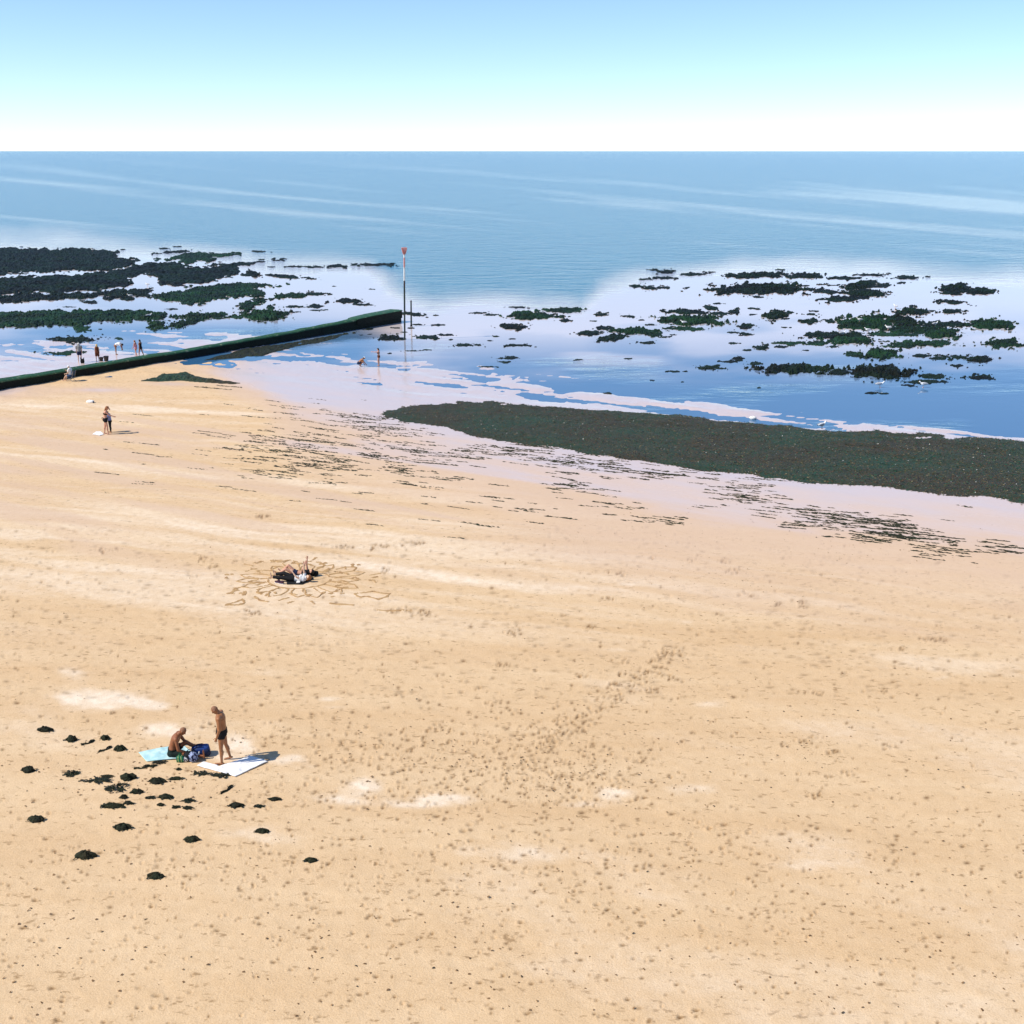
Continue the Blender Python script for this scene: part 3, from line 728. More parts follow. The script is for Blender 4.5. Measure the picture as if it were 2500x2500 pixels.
# ------------------------------------------------------------------ tufted seaweed clumps beside the sunbathers
def weed_clump(u, v, w, h, label, loose=False):
    x, y, z = place(u, v)
    pm = FPX / math.hypot(y, CAMZ - z)
    a = w / pm / 2 * 1.2; b = max(.07, h / pm / 2 * (1.4 if loose else 1.1)); hg = (.35 if loose else .85) * h / pm * .8
    V = []; F = []
    def add(vs, fs):
        k = len(V); V.extend(vs); F.extend([tuple(i + k for i in f) for f in fs])
    # heart of the clump: a lumpy low mound (or several little ones when it is loose)
    lumps = [(0, 0, 1.0)] if not loose else [(random.uniform(-.7, .7), random.uniform(-.7, .7), random.uniform(.22, .4)) for _ in range(5)]
    for lx, ly, ls in lumps:
        n = 14
        rings = [(1, 0), (.82, .5), (.5, .85), (.2, 1)]
        vs = []
        for rr, zz in rings:
            for i in range(n):
                t = i / n * 2 * math.pi
                k = 1 + .35 * math.sin(3 * t + lx * 9) * random.uniform(.3, 1) + random.uniform(-.22, .22)
                vs.append((lx * a + a * .8 * ls * rr * k * math.cos(t), ly * b + b * .8 * ls * rr * k * math.sin(t), hg * ls * zz * random.uniform(.75, 1.15) - (.02 if zz == 0 else 0)))
        fs = [(r * n + i, r * n + (i + 1) % n, (r + 1) * n + (i + 1) % n, (r + 1) * n + i) for r in range(3) for i in range(n)]
        fs.append(tuple(3 * n + i for i in range(n)))
        add(vs, fs)
    # strap-like fronds straggling out of it
    for _ in range(26 if not loose else 44):
        t = random.uniform(0, 2 * math.pi); r0 = random.uniform(.1, .8)
        L = random.uniform(.15, .5 if not loose else .7) * max(a, .12); wd = random.uniform(.010, .030)
        px_, py_ = r0 * a * math.cos(t), r0 * b * math.sin(t); hd = t + random.uniform(-1, 1)
        zz = hg * max(0, 1 - r0) + .015
        vs = []
        for s in range(5):
            vs += [(px_ - math.sin(hd) * wd, py_ + math.cos(hd) * wd, zz), (px_ + math.sin(hd) * wd, py_ - math.cos(hd) * wd, zz)]
            px_ += math.cos(hd) * L / 4; py_ += math.sin(hd) * L / 4 * .8; hd += random.uniform(-.6, .6); zz = max(.008, zz * .55 + random.uniform(0, .02))
        add(vs, [(2 * s, 2 * s + 1, 2 * s + 3, 2 * s + 2) for s in range(4)])
    o = mesh_obj('seaweed_clump', V, F, M_CLUMP, loc=(x, y, z))
    tag(o, label, 'seaweed', 'seaweed clumps on the sand below the sunbathers')

def strand(u0, v0, u1, v1, label):
    x0, y0, z0 = place(u0, v0); x1, y1, z1 = place(u1, v1)
    V = []; F = []
    n = 16
    for j in range(3):
        base = len(V)
        for i in range(n + 1):
            t = i / n
            x = (x1 - x0) * t + .04 * math.sin(t * 9 + j * 2) * random.uniform(.5, 1.2); y = (y1 - y0) * t + .06 * math.sin(t * 7 + j) + j * .02 - .02
            wd = .028 * (1 - .5 * t) * random.uniform(.6, 1.4)
            dx, dy = x1 - x0, y1 - y0; l = math.hypot(dx, dy); nx, ny = -dy / l, dx / l
            V += [(x + nx * wd, y + ny * wd, (z1 - z0) * t + .006), (x, y, (z1 - z0) * t + .035), (x - nx * wd, y - ny * wd, (z1 - z0) * t + .006)]
        for i in range(n):
            a = base + i * 3; F += [(a, a + 1, a + 4, a + 3), (a + 1, a + 2, a + 5, a + 4)]
    # torn side fronds
    for _ in range(10):
        t = random.random(); x = (x1 - x0) * t; y = (y1 - y0) * t; h = random.uniform(0, 6.28); L = random.uniform(.08, .2); k = len(V)
        V += [(x - .015, y, .02), (x + .015, y, .02), (x + L * math.cos(h), y + L * math.sin(h), .012)]; F.append((k, k + 1, k + 2))
    o = mesh_obj('seaweed_strand', V, F, M_CLUMP, loc=(x0, y0, z0))
    tag(o, label, 'seaweed')

def build_clumps():
    q = lambda a, b: (160 + a / 3.22, 1600 + b / 3.22)
    C = [(490, 972, 125, 72, 0), (725, 1002, 135, 62, 0), (870, 985, 100, 36, 0), (330, 968, 100, 26, 0), (370, 1200, 180, 56, 0), (750, 1195, 55, 32, 0), (1340, 1195, 120, 52, 0),
         (50, 668, 95, 66, 0), (310, 660, 75, 54, 0), (430, 745, 95, 62, 0), (690, 885, 60, 26, 0), (1650, 1147, 105, 36, 0), (570, 1087, 95, 50, 0), (460, 1132, 64, 42, 0), (790, 1128, 120, 50, 0),
         (870, 1215, 60, 22, 0), (960, 1222, 90, 24, 0), (890, 910, 28, 26, 0)]
    L = [(400, 1058, 150, 120, 1), (250, 1003, 190, 40, 1), (50, 945, 100, 80, 1), (740, 862, 90, 26, 1), (1060, 948, 125, 34, 1), (1220, 962, 135, 42, 1), (500, 1182, 70, 44, 1), (970, 1165, 80, 46, 1), (1520, 1210, 70, 24, 1), (670, 1142, 60, 30, 1)]
    for a, b, w, h, l in C:
        u, v = q(a, b + h * .3)
        big = w * h > 4500
        weed_clump(u, v, w / 3.22, h / 3.22, 'thick rounded dark seaweed clump on dry sand near the towels' if big else 'small compact dark seaweed clump on dry sand near the towels')
    for a, b, w, h, l in L:
        u, v = q(a, b + h * .1)
        weed_clump(u, v, w / 3.22, h / 3.22, 'loose straggling patch of dark seaweed on dry sand near the towels', True)
    for u, v, w, h in [(300, 2030, 46, 22), (470, 2060, 40, 18), (210, 2100, 52, 26), (640, 2040, 34, 16), (90, 2010, 40, 20), (70, 1890, 36, 20), (380, 2150, 44, 20), (760, 2110, 30, 14), (110, 1790, 36, 18)]:
        weed_clump(u, v, w, h, 'dark seaweed clump on the dry sand outside the towel party')
    a, b = q(125, 725); c, d = q(225, 690); strand(a, b, c, d, 'straight strand of seaweed behind the aqua towel, by a small clump')
    a, b = q(262, 780); c, d = q(360, 742); strand(a, b, c, d, 'seaweed strand trailing from the clump nearest the aqua towel')
    a, b = q(1220, 1112); c, d = q(1310, 1052); strand(a, b, c, d, 'forked seaweed strand on bare sand below the white towel')
    a, b = q(540, 915); c, d = q(660, 893); strand(a, b, c, d, 'thin seaweed strand along the lower edge of the aqua towel')

# ------------------------------------------------------------------ groyne, beacon, stake
M_GWALL = weed_material('groyne_wet_concrete', (.010, .012, .010), (.010, .020, .012), (.016, .014, .010), .5)
def groyne_top_mat():
    q = NT('groyne_algae')
    geo = q.node('ShaderNodeNewGeometry'); pos = geo.outputs['Position']
    n1 = q.noise(pos, .5, 5); n2 = q.noise(pos, 2.6, 6, .7); n3 = q.noise(pos, 9, 4)
    c = q.mix(q.rng(n1, .35, .65), (.008, .066, .030), (.022, .098, .036))
    c = q.mix(q.rng(n3, .5, .75, 0, .6), c, (.010, .030, .016))
    c = q.mix(q.rng(n2, .57, .68, 0, .8), c, (.30, .34, .22))
    q.link(c, q.p.inputs['Base Color']); q.p.inputs['Roughness'].default_value = .6
    b = q.node('ShaderNodeBump'); b.inputs['Distance'].default_value = .06; q.link(n2, b.inputs['Height']); q.link(b.outputs[0], q.p.inputs['Normal'])
    return q.m

def build_groyne():
    root = bpy.data.objects.new('groyne', None); COL.objects.link(root); root.location = (GX0, GY0, 0)
    tag(root, 'long low groyne wall with green algae top and raised seaward end', 'groyne')
    def prism(name, rows, m):
        """rows: list of (run, [(offset, z), ...]) profiles"""
        V = []; F = []; k = len(rows[0][1])
        for run, pr in rows:
            for off, z in pr:
                p = GD * run + GN * off
                V.append((p[0], p[1], z))
        for r in range(len(rows) - 1):
            for i in range(k):
                a = r * k + i; b = r * k + (i + 1) % k
                F.append((a, b, b + k, a + k))
        F.append(tuple(range(k - 1, -1, -1))); F.append(tuple((len(rows) - 1) * k + i for i in range(k)))
        return mesh_obj(name, V, F, m, root)
    def htop(t):      # height of the wall's top above the sea along the run
        return float(np.interp(t, [-.8, 0, .3, .55, .72, .80, .84, .93, 1.0], [.80, .76, .74, .78, .90, .95, 1.05, 1.15, 1.18]))
    w = .80
    N = 60
    wall = []; cap = []
    ts = np.linspace(-.55, 1.0, N)
    for t in ts:
        t = float(t); h = htop(t) + random.uniform(-.02, .02); j = random.uniform(-.03, .03)
        fl = float(np.interp(t, [.8, .86, 1.0], [0, .12, .30]))
        wall.append((t * GLEN, [(.10 + j + fl, -.5), (.02 + j + fl, h - .10), (-w + j - fl, h - .10), (-w - .08 - fl, -.5)]))
        c1, c2 = random.uniform(-.03, .03), random.uniform(-.03, .03)
        cap.append((t * GLEN, [(.05 + j + fl, h - .16), (.05 + j + fl, h - .06), (-.07 + fl, h + c1 * .6), (-w * .5, h + .07 + c2), (-w + .1 - fl, h + .02 + c1), (-w - .05 - fl, h - .06), (-w - .05 - fl, h - .16)]))
    o = prism('wall', wall, M_GWALL)
    o['label'] = 'near-black wet weed-stained side wall of the groyne'
    M = groyne_top_mat()
    # capping laid in long lengths, each its own piece
    step = 6
    for s in range(0, N - 1, step):
        seg = cap[s:s + step + 1]
        if len(seg) < 2: continue
        seg = [(r, [(a, z + (.0 if (s // step) % 2 else .012)) for a, z in p]) for r, p in seg]
        # short gap at each joint
        seg[0] = (seg[0][0] + .03, seg[0][1]); seg[-1] = (seg[-1][0] - .03, seg[-1][1])
        prism('capping', seg, M)
    # stone steps at the raised end
    ends = [(.835, .22, 1.00), (.845, .27, 1.06), (.90, .36, 1.16), (1.002, .42, 1.22)]
    prism('end_block', [(t * GLEN, [(f, .45), (f - .02, h), (-w - f + .02, h + .02), (-w - f, .45)]) for t, f, h in ends], M_GWALL)
    prism('end_capping', [(t * GLEN + k, [(f + .03, h + .005), (f + .03, h + .05), (-.1, h + .10), (-w - f - .03, h + .07), (-w - f - .03, h + .005)]) for (t, f, h), k in zip(ends, (-.05, 0, 0, .05))], M)

def tube(V, F, p0, p1, r0, r1, n=10, cap=True):
    p0 = Vector(p0); p1 = Vector(p1); d = (p1 - p0).normalized()
    a = d.orthogonal().normalized(); b = d.cross(a)
    k = len(V)
    for p, r in ((p0, r0), (p1, r1)):
        for i in range(n):
            t = i / n * 2 * math.pi
            V.append(tuple(p + a * r * math.cos(t) + b * r * math.sin(t)))
    for i in range(n):
        F.append((k + i, k + (i + 1) % n, k + n + (i + 1) % n, k + n + i))
    if cap:
        F.append(tuple(k + i for i in range(n - 1, -1, -1))); F.append(tuple(k + n + i for i in range(n)))

def build_poles():
    x, y, z = place(988, 830)
    z = -.3
    root = bpy.data.objects.new('beacon_pole', None); COL.objects.link(root); root.location = (x, y, z)
    tag(root, 'tall thin red and white beacon pole with basket topmark off the groyne end', 'beacon')
    _, vt = to_px(x, y, z)
    Ht = 8.0
    for _ in range(40):
        if to_px(x, y, z + Ht)[1] > 606: Ht += .05
        else: break
    lean = Vector((.018, 0, 1)).normalized()
    red = mat('faded_red_paint', (.55, .16, .12), .5, noise=(6, (.62, .30, .26), .4, .65)); wht = mat('beacon_white_paint', (.75, .73, .68), .5, noise=(5, (.45, .38, .30), .5, .75))
    drk = mat('weedy_steel', (.016, .022, .020), .6, noise=(6, (.02, .035, .022), .4, .6)); rst = mat('rusty_steel', (.10, .05, .03), .7, noise=(8, (.03, .025, .02), .4, .6))
    segs = [('pole', 0, .60, .085, drk), ('rusty_band', .60, .66, .082, rst), ('white_band', .66, .80, .080, wht), ('red_band', .80, .90, .078, red), ('white_collar', .90, .935, .075, wht)]
    for nm, a, b, r, m in segs:
        V = []; F = []; tube(V, F, lean * Ht * a, lean * Ht * b, r, r * .98, 12); mesh_obj(nm, V, F, m, root)
    # basket topmark: hoops and slats flaring upwards
    top = bpy.data.objects.new('topmark', None)
    V = []; F = []
    zc0, zc1 = Ht * .935, Ht * 1.0
    for zz, r in ((zc0, .10), ((zc0 + zc1) / 2, .20), (zc1, .26)):
        n = 18
        for i in range(n):
            t0, t1 = i / n * 6.2832, (i + 1) / n * 6.2832
            tube(V, F, Vector((lean.x * zz + r * math.cos(t0), r * math.sin(t0), zz)), Vector((lean.x * zz + r * math.cos(t1), r * math.sin(t1), zz)), .022, .022, 6)
    tm = mesh_obj('topmark', V, F, red, root)
    tm['label'] = 'faded red open basket at the top of the beacon'
    for i in range(14):
        t = i / 14 * 6.2832; V = []; F = []
        pts = [(zc0, .10), ((zc0 + zc1) / 2, .20), (zc1, .26)]
        for (za, ra), (zb, rb) in zip(pts[:-1], pts[1:]):
            tube(V, F, Vector((lean.x * za + ra * math.cos(t), ra * math.sin(t), za)), Vector((lean.x * zb + rb * math.cos(t), rb * math.sin(t), zb)), .026, .026, 6)
        mesh_obj('slat', V, F, red, tm)
    x, y, z = place(1004, 797); z = -.3
    H2 = 2.4
    while to_px(x, y, z + H2)[1] > 735 and H2 < 4: H2 += .03
    st = bpy.data.objects.new('mooring_stake', None); COL.objects.link(st); st.location = (x, y, z)
    tag(st, 'short dark weed-covered stake standing beside the tall beacon pole', 'stake')
    V = []; F = []; tube(V, F, (0, 0, 0), (.04, 0, H2), .095, .075, 10); mesh_obj('shaft', V, F, drk, st)
    V = []; F = []; tube(V, F, (.04, 0, H2 - .03), (.041, 0, H2 + .05), .10, .07, 10); mesh_obj('cap', V, F, rst, st)
    V = []; F = []; tube(V, F, (0, 0, 0), (.005, 0, .45), .16, .11, 10); mesh_obj('weed_skirt', V, F, M_REEF, st)

# ------------------------------------------------------------------ figures
def capsule(V, F, p0, p1, r0, r1, n=12, flat=1.0, side=None):
    p0 = Vector(p0); p1 = Vector(p1); d = p1 - p0
    d = d.normalized() if d.length > 1e-6 else Vector((0, 0, 1))
    a = (Vector(side) - d * Vector(side).dot(d)).normalized() if side is not None else d.orthogonal().normalized()
    b = d.cross(a) * flat
    rings = []
    for k in (80, 55, 28): rings.append((p0 - d * r0 * math.sin(math.radians(k)), r0 * math.cos(math.radians(k))))
    for t in (0, .33, .66, 1): rings.append((p0.lerp(p1, t), r0 + (r1 - r0) * t))
    for k in (28, 55, 80): rings.append((p1 + d * r1 * math.sin(math.radians(k)), r1 * math.cos(math.radians(k))))
    s = len(V)
    for c, r in rings:
        for i in range(n):
            t = i / n * 2 * math.pi
            V.append(tuple(c + a * r * math.cos(t) + b * r * math.sin(t)))
    for k in range(len(rings) - 1):
        for i in range(n):
            F.append((s + k * n + i, s + k * n + (i + 1) % n, s + (k + 1) * n + (i + 1) % n, s + (k + 1) * n + i))
    F.append(tuple(s + i for i in range(n - 1, -1, -1))); F.append(tuple(s + (len(rings) - 1) * n + i for i in range(n)))

def ellipsoid(V, F, c, ax, ay, az, nu=14, nv=9):
    c = Vector(c); s = len(V)
    for j in range(1, nv):
        p = math.pi * j / nv
        for i in range(nu):
            t = 2 * math.pi * i / nu
            V.append(tuple(c + ax * math.sin(p) * math.cos(t) + ay * math.sin(p) * math.sin(t) + az * math.cos(p)))
    for j in range(nv - 2):
        for i in range(nu):
            F.append((s + j * nu + i, s + (j + 1) * nu + i, s + (j + 1) * nu + (i + 1) % nu, s + j * nu + (i + 1) % nu))
    V.append(tuple(c + az)); V.append(tuple(c - az)); t, b = len(V) - 2, len(V) - 1
    for i in range(nu):
        F.append((t, s + i, s + (i + 1) % nu)); F.append((b, s + (nv - 2) * nu + (i + 1) % nu, s + (nv - 2) * nu + i))

def loft(V, F, rings, n=18):
    """rings: (centre, half-width vector, half-depth vector)"""
    s = len(V)
    for c, a, b in rings:
        for i in range(n):
            t = 2 * math.pi * i / n
            V.append(tuple(c + a * math.cos(t) + b * math.sin(t)))
    for k in range(len(rings) - 1):
        for i in range(n):
            F.append((s + k * n + i, s + k * n + (i + 1) % n, s + (k + 1) * n + (i + 1) % n, s + (k + 1) * n + i))
    F.append(tuple(s + i for i in range(n - 1, -1, -1))); F.append(tuple(s + (len(rings) - 1) * n + i for i in range(n)))

SKIN = {}
def skin(name, c):
    if name not in SKIN:
        SKIN[name] = mat('skin_' + name, c, .5, .35, noise=(9, tuple(x * .82 for x in c), .4, .7))
    return SKIN[name]

def ldir(s, pitch, abd):
    p, a = math.radians(pitch), math.radians(abd)
    return Vector((s * math.sin(a), math.cos(a) * math.sin(p), -math.cos(a) * math.cos(p)))

def person(label, u, v, H, heading, skinm, lean=(0, 4), head=0, yaw=0, arms=((5, 8, 12, 4), (5, 8, 12, 4)), legs=((2, 4, 0, 3), (-2, 4, -2, 3)), lying=None, anchor='feet',
           female=False, clothes=(), hair=None, hat=None, zoff=0.0, face=False, voxel=.013, build=1.0, group=None, foot_flex=0, curl=.5, at=None):
    """arms / legs: (right, left), each (upper pitch, upper spread, lower pitch, lower spread) in degrees from straight down, forward positive"""
    V = []; F = []; B = []
    def bone(nm, p0, p1, r0, r1, **k):
        capsule(V, F, p0, p1, r0 * H, r1 * H, **k); B.append((nm, Vector(p0), Vector(p1), (r0 + r1) / 2 * H))
    X = Vector((1, 0, 0))
    # spine
    pel = Vector((0, 0, 0)); pts = []; p = pel.copy(); n = 12; seg = .30 * H / n
    ang0, ang1 = math.radians(lean[0]), math.radians(lean[1])
    tang = []
    for i in range(n + 1):
        a = ang0 + (ang1 - ang0) * i / n
        t = Vector((0, math.sin(a), math.cos(a))); pts.append(p.copy()); tang.append(t); p = p + t * seg
    prof = [(-.20, .045, .045), (-.10, .080, .062), (0, .094 if female else .088, .068), (.18, .088, .064), (.38, .070 if female else .078, .056 if female else .060), (.58, .080, .062), (.76, .094 if female else .102, .068), (.90, .088 if female else .104, .060), (1.0, .060, .050), (1.06, .036, .038)]
    rings = []
    for f, w, d in prof:
        fi = min(max(f, 0), 1) * n; i = min(int(fi), n - 1); c = pts[i].lerp(pts[i + 1], fi - i); t = tang[i].lerp(tang[i + 1], fi - i).normalized()
        if f < 0: c = pts[0] + tang[0] * f * .30 * H
        if f > 1: c = pts[-1] + tang[-1] * (f - 1) * .30 * H
        rings.append((c, X * w * H * build, X.cross(t).normalized() * d * H * build * -1))
    loft(V, F, rings)
    if female:
        for s in (-1, 1): ellipsoid(V, F, pts[8] + X * s * .040 * H + X.cross(tang[8]) * -.050 * H, X * .032 * H, Vector((0, .034 * H, 0)), Vector((0, 0, .034 * H)))
    for i in range(0, n, 3): B.append(('torso%d' % (i // 3), pts[i], pts[i + 3], .085 * H))
    # buttocks
    for s in (-1, 1): ellipsoid(V, F, pts[0] + X * s * .042 * H + Vector((0, -.032 * H, -.022 * H)), X * .046 * H, Vector((0, .046 * H, 0)), Vector((0, 0, .050 * H)))
    top = pts[-1]; tt = tang[-1]
    ha = math.radians(head)
    nd = Vector((0, math.sin((ha + ang1) / 2), math.cos((ha + ang1) / 2)))
    hb = top + nd * .050 * H
    bone('neck', top - tt * .02 * H, hb, .034 if not female else .028, .032 if not female else .026)
    up = Vector((0, math.sin(ha), math.cos(ha))); fw = Vector((0, math.cos(ha), -math.sin(ha)))
    R = Matrix.Rotation(math.radians(yaw), 3, up); fw = R @ fw; sd = R @ X
    hc = hb + up * .052 * H + fw * .012 * H
    ellipsoid(V, F, hc + up * .008 * H, sd * .043 * H, fw * .055 * H, up * .058 * H)
    ellipsoid(V, F, hc + fw * .018 * H - up * .030 * H, sd * .032 * H, fw * .036 * H, up * .036 * H)      # jaw
    capsule(V, F, hc + fw * .050 * H + up * .008 * H, hc + fw * .062 * H - up * .012 * H, .007 * H, .010 * H, 8)   # nose
    for s in (-1, 1): ellipsoid(V, F, hc + sd * s * .045 * H - fw * .004 * H - up * .004 * H, sd * .008 * H, fw * .014 * H, up * .020 * H, 10, 7)   # ears
    B.append(('head', hc - up * .04 * H, hc + up * .045 * H, .048 * H))
    # arms
    sw = (.094 if female else .112) * H * build
    sc = pts[11]
    F2 = []; V2 = []
    hands = []
    for s, (pu, au, pf, af) in zip((1, -1), arms):
        sh = sc + X * s * sw
        nm = 'R' if s > 0 else 'L'
        k = .88 if female else 1.0
        bone('shoulder', sc + X * s * .03 * H + tt * .004 * H, sh, .040 * k, .038 * k)
        el = sh + ldir(s, pu, au) * .172 * H; wr = el + ldir(s, pf, af) * .150 * H
        bone('uparm' + nm, sh, el, .034 * k, .025 * k); bone('forearm' + nm, el, wr, .026 * k, .017 * k)
        d = (wr - el).normalized(); pn = (-X * s).cross(d); lat = pn.normalized() if pn.length > .2 else d.orthogonal().normalized()
        nrm = d.cross(lat).normalized() * (1 if d.cross(lat).dot(-X * s) > 0 else -1)
        pe = wr + d * .048 * H
        capsule(V, F, wr + d * .004 * H, pe, .018 * H * k, .022 * H * k, 12, .5, lat); B.append(('hand' + nm, wr, pe, .02 * H))
        fr = .0052 * H
        for j, ln in enumerate((.040, .046, .043, .033)):
            b0 = pe + lat * (.0165 - .011 * j) * H * k; c1 = b0 + (d + nrm * curl * .5).normalized() * ln * .5 * H; c2 = c1 + (d + nrm * curl * 1.6).normalized() * ln * .5 * H
            capsule(V2, F2, b0, c1, fr, fr * .92, 6); capsule(V2, F2, c1, c2, fr * .92, fr * .8, 6)
        b0 = wr + d * .016 * H + lat * .016 * H; c1 = b0 + (d * .7 + lat * .8 + nrm * .3).normalized() * .026 * H; c2 = c1 + (d * .95 + lat * .25 + nrm * .4).normalized() * .022 * H
        capsule(V2, F2, b0, c1, fr * 1.25, fr * 1.1, 6); capsule(V2, F2, c1, c2, fr * 1.1, fr * .9, 6)
        hands.append(pe)
    # legs
    feet = []
    for s, (pu, au, pf, af) in zip((1, -1), legs):
        nm = 'R' if s > 0 else 'L'
        hp = pts[0] + X * s * .050 * H - Vector((0, 0, .012 * H)); kn = hp + ldir(s, pu, au) * .245 * H; an = kn + ldir(s, pf, af) * .238 * H
        bone('thigh' + nm, hp, kn, .052 * build, .033); 
        calf = kn.lerp(an, .33)
        bone('shank' + nm, kn, an, .031, .020)
        d = (an - kn).normalized()
        ref = Vector((0, 1, 0)) if abs(d.y) < .8 else Vector((0, 0, 1))
        fd = (ref - d * ref.dot(d)).normalized(); back = -fd
        ellipsoid(V, F, calf + back * .010 * H, X * .030 * H, back * .030 * H, d * .068 * H)       # calf
        ff = math.radians(foot_flex); fd = fd * math.cos(ff) + d * math.sin(ff)
        sole = an + d * .026 * H
        capsule(V, F, sole - fd * .020 * H, sole + fd * .085 * H, .023 * H, .020 * H, 12, .62, X)
        B.append(('foot' + nm, sole - fd * .02 * H, sole + fd * .09 * H, .02 * H))
        for j in range(5): capsule(V2, F2, sole + fd * .085 * H + X * (-.016 + .008 * j) * H, sole + fd * (.108 - .004 * abs(j - (1 if s > 0 else 3))) * H + X * (-.018 + .009 * j) * H, .0060 * H, .005 * H, 6)
        feet.append(sole)
    # one skin: voxel remesh of the joined forms, then relaxed
    me = bpy.data.meshes.new('body_forms'); me.from_pydata(V, [], F); me.update()
    tmp = bpy.data.objects.new('body_forms', me); COL.objects.link(tmp)
    m = tmp.modifiers.new('r', 'REMESH'); m.mode = 'VOXEL'; m.voxel_size = voxel
    m2 = tmp.modifiers.new('s', 'SMOOTH'); m2.iterations = 4; m2.factor = .5
    dg = bpy.context.evaluated_depsgraph_get(); ev = tmp.evaluated_get(dg)
    bm = ev.to_mesh()
    co = np.empty(len(bm.vertices) * 3); bm.vertices.foreach_get('co', co); co = co.reshape(-1, 3)
    nor = np.empty(len(bm.vertices) * 3); bm.vertices.foreach_get('normal', nor); nor = nor.reshape(-1, 3)
    polys = [tuple(q.vertices) for q in bm.polygons]
    ev.to_mesh_clear(); bpy.data.objects.remove(tmp, do_unlink=True)
    # nearest bone per vertex
    best = np.full(len(co), 1e9); bid = np.zeros(len(co), int); bt = np.zeros(len(co))
    for i, (nm, a, b, r) in enumerate(B):
        a = np.array(a); e = np.array(b) - a; t = np.clip(((co - a) @ e) / max(e @ e, 1e-9), 0, 1)
        d = np.linalg.norm(co - a - t[:, None] * e, axis=1) - r
        k = d < best; best[k] = d[k]; bid[k] = i; bt[k] = t[k]
    names = np.array([b[0] for b in B])[bid]
    # placing
    M = Matrix.Identity(4)
    if lying is not None: M = Matrix.Rotation(math.radians(90 if lying == 'back' else -90), 4, 'X')
    M = Matrix.Rotation(math.radians(heading), 4, 'Z') @ M
    A = np.array(M.to_3x3())
    x, y, z = place(u, v) if at is None else at
    W = co @ A.T
    f = np.mean([np.array(M.to_3x3() @ q) for q in feet], 0) if anchor == 'feet' else np.zeros(3)
    off = np.array([-f[0], -f[1], -np.percentile(W[:, 2], .05) + zoff])
    allv = np.concatenate([W, np.array(V2) @ A.T]) + off
    nb = len(W)
    fcs = polys + [tuple(i + nb for i in q) for q in F2]
    o = mesh_obj('person', allv, fcs, skinm, smooth=True, loc=(x, y, z))
    tag(o, label, 'person', group)
    NW = nor @ A.T; W = W + off
    Ai = lambda q: Vector((A @ np.array(q)) + off)
    # clothing follows the body
    def shell(nm, k, offset, m):
        fs = [q for q in polys if all(k[i] for i in q)]
        if not fs: return None
        us = sorted({i for q in fs for i in q}); mp = {j: i for i, j in enumerate(us)}
        vs = W[us] + NW[us] * offset
        c = mesh_obj(nm, vs, [tuple(mp[i] for i in q) for q in fs], m, o, True)
        md = c.modifiers.new('thick', 'SOLIDIFY'); md.thickness = .006; md.offset = 1
        return c
    for nm, sel, offset, m in clothes:
        k = np.zeros(len(co), bool)
        for bn, (lo, hi) in sel.items():
            hit = np.array([q.startswith(bn) for q in names]); k |= hit & (bt >= lo) & (bt <= hi)
        shell(nm, k, offset * H, m)
    rel = co - np.array(hc)
    fu, ff_, fs_ = rel @ np.array(up), rel @ np.array(fw), rel @ np.array(sd)
    ishead = (names == 'head') | (names == 'neck')
    if hair:
        m, kind = hair
        k = ishead & ((fu > .020 * H) | ((ff_ < .0) & (fu > -.030 * H)) | ((ff_ < .018 * H) & (fu > -.0 * H))) & (ff_ < .048 * H)
        if kind == 'stubble': shell('stubble', ishead & (fu > .0) & (ff_ < .020 * H), .001 * H, m)
        else:
            c = shell('hair', k, .010 * H, m)
            if kind == 'long':
                v3 = []; f3 = []
                capsule(v3, f3, hc - fw * .035 * H + up * .02 * H, hc - fw * .05 * H - up * .085 * H, .042 * H, .030 * H, 14, .7, sd)
                v3 = [tuple(Ai(q)) for q in v3]; mesh_obj('long_hair', v3, f3, m, o, True)
    if hat:
        m, brim = hat
        shell('cap', ishead & (fu > .016 * H), .016 * H, m)
        v3 = []; f3 = []
        if brim == 'peak': ellipsoid(v3, f3, hc + fw * .065 * H + up * .022 * H, sd * .040 * H, fw * .040 * H, up * .005 * H)
        else: ellipsoid(v3, f3, hc + up * .022 * H, sd * .080 * H, fw * .085 * H, up * .006 * H)
        mesh_obj('brim', [tuple(Ai(q)) for q in v3], f3, m, o, True)
    if face:
        dk = mat('eye_dark', (.02, .015, .012), .2)
        for s in (-1, 1):
            v3 = []; f3 = []; ellipsoid(v3, f3, hc + fw * .0500 * H + sd * s * .018 * H + up * .008 * H, sd * .008 * H, fw * .006 * H, up * .005 * H, 8, 6); mesh_obj('eye', [tuple(Ai(q)) for q in v3], f3, dk, o, True)
        v3 = []; f3 = []; ellipsoid(v3, f3, hc + fw * .0515 * H - up * .034 * H, sd * .014 * H, fw * .005 * H, up * .004 * H, 8, 6); mesh_obj('mouth', [tuple(Ai(q)) for q in v3], f3, mat('lips', (.25, .09, .06), .5), o, True)
    return o

def cloth(name, c, rough=.8, other=None, sc=14):
    return mat(name, c, rough, .2, noise=(sc, other or tuple(x * .75 for x in c), .42, .62), bump=(30, .3, .01))

BRIEFS = {'thigh': (0, .34), 'torso0': (0, .75)}
SHORTS = {'thigh': (0, .62), 'torso0': (0, .8)}
TROUSERS = {'thigh': (0, 1), 'shank': (0, .92), 'torso0': (0, .8)}
SHIRT = {'torso1': (0, 1), 'torso2': (0, 1), 'torso3': (0, 1), 'torso0': (.35, 1), 'shoulder': (0, 1), 'uparm': (0, .6)}
SWIMSUIT = {'torso0': (0, 1), 'torso1': (0, 1), 'torso2': (0, 1), 'torso3': (0, .45), 'thigh': (0, .12)}
DRESS = {'torso': (0, 1), 'thigh': (0, .95), 'shoulder': (0, .4)}

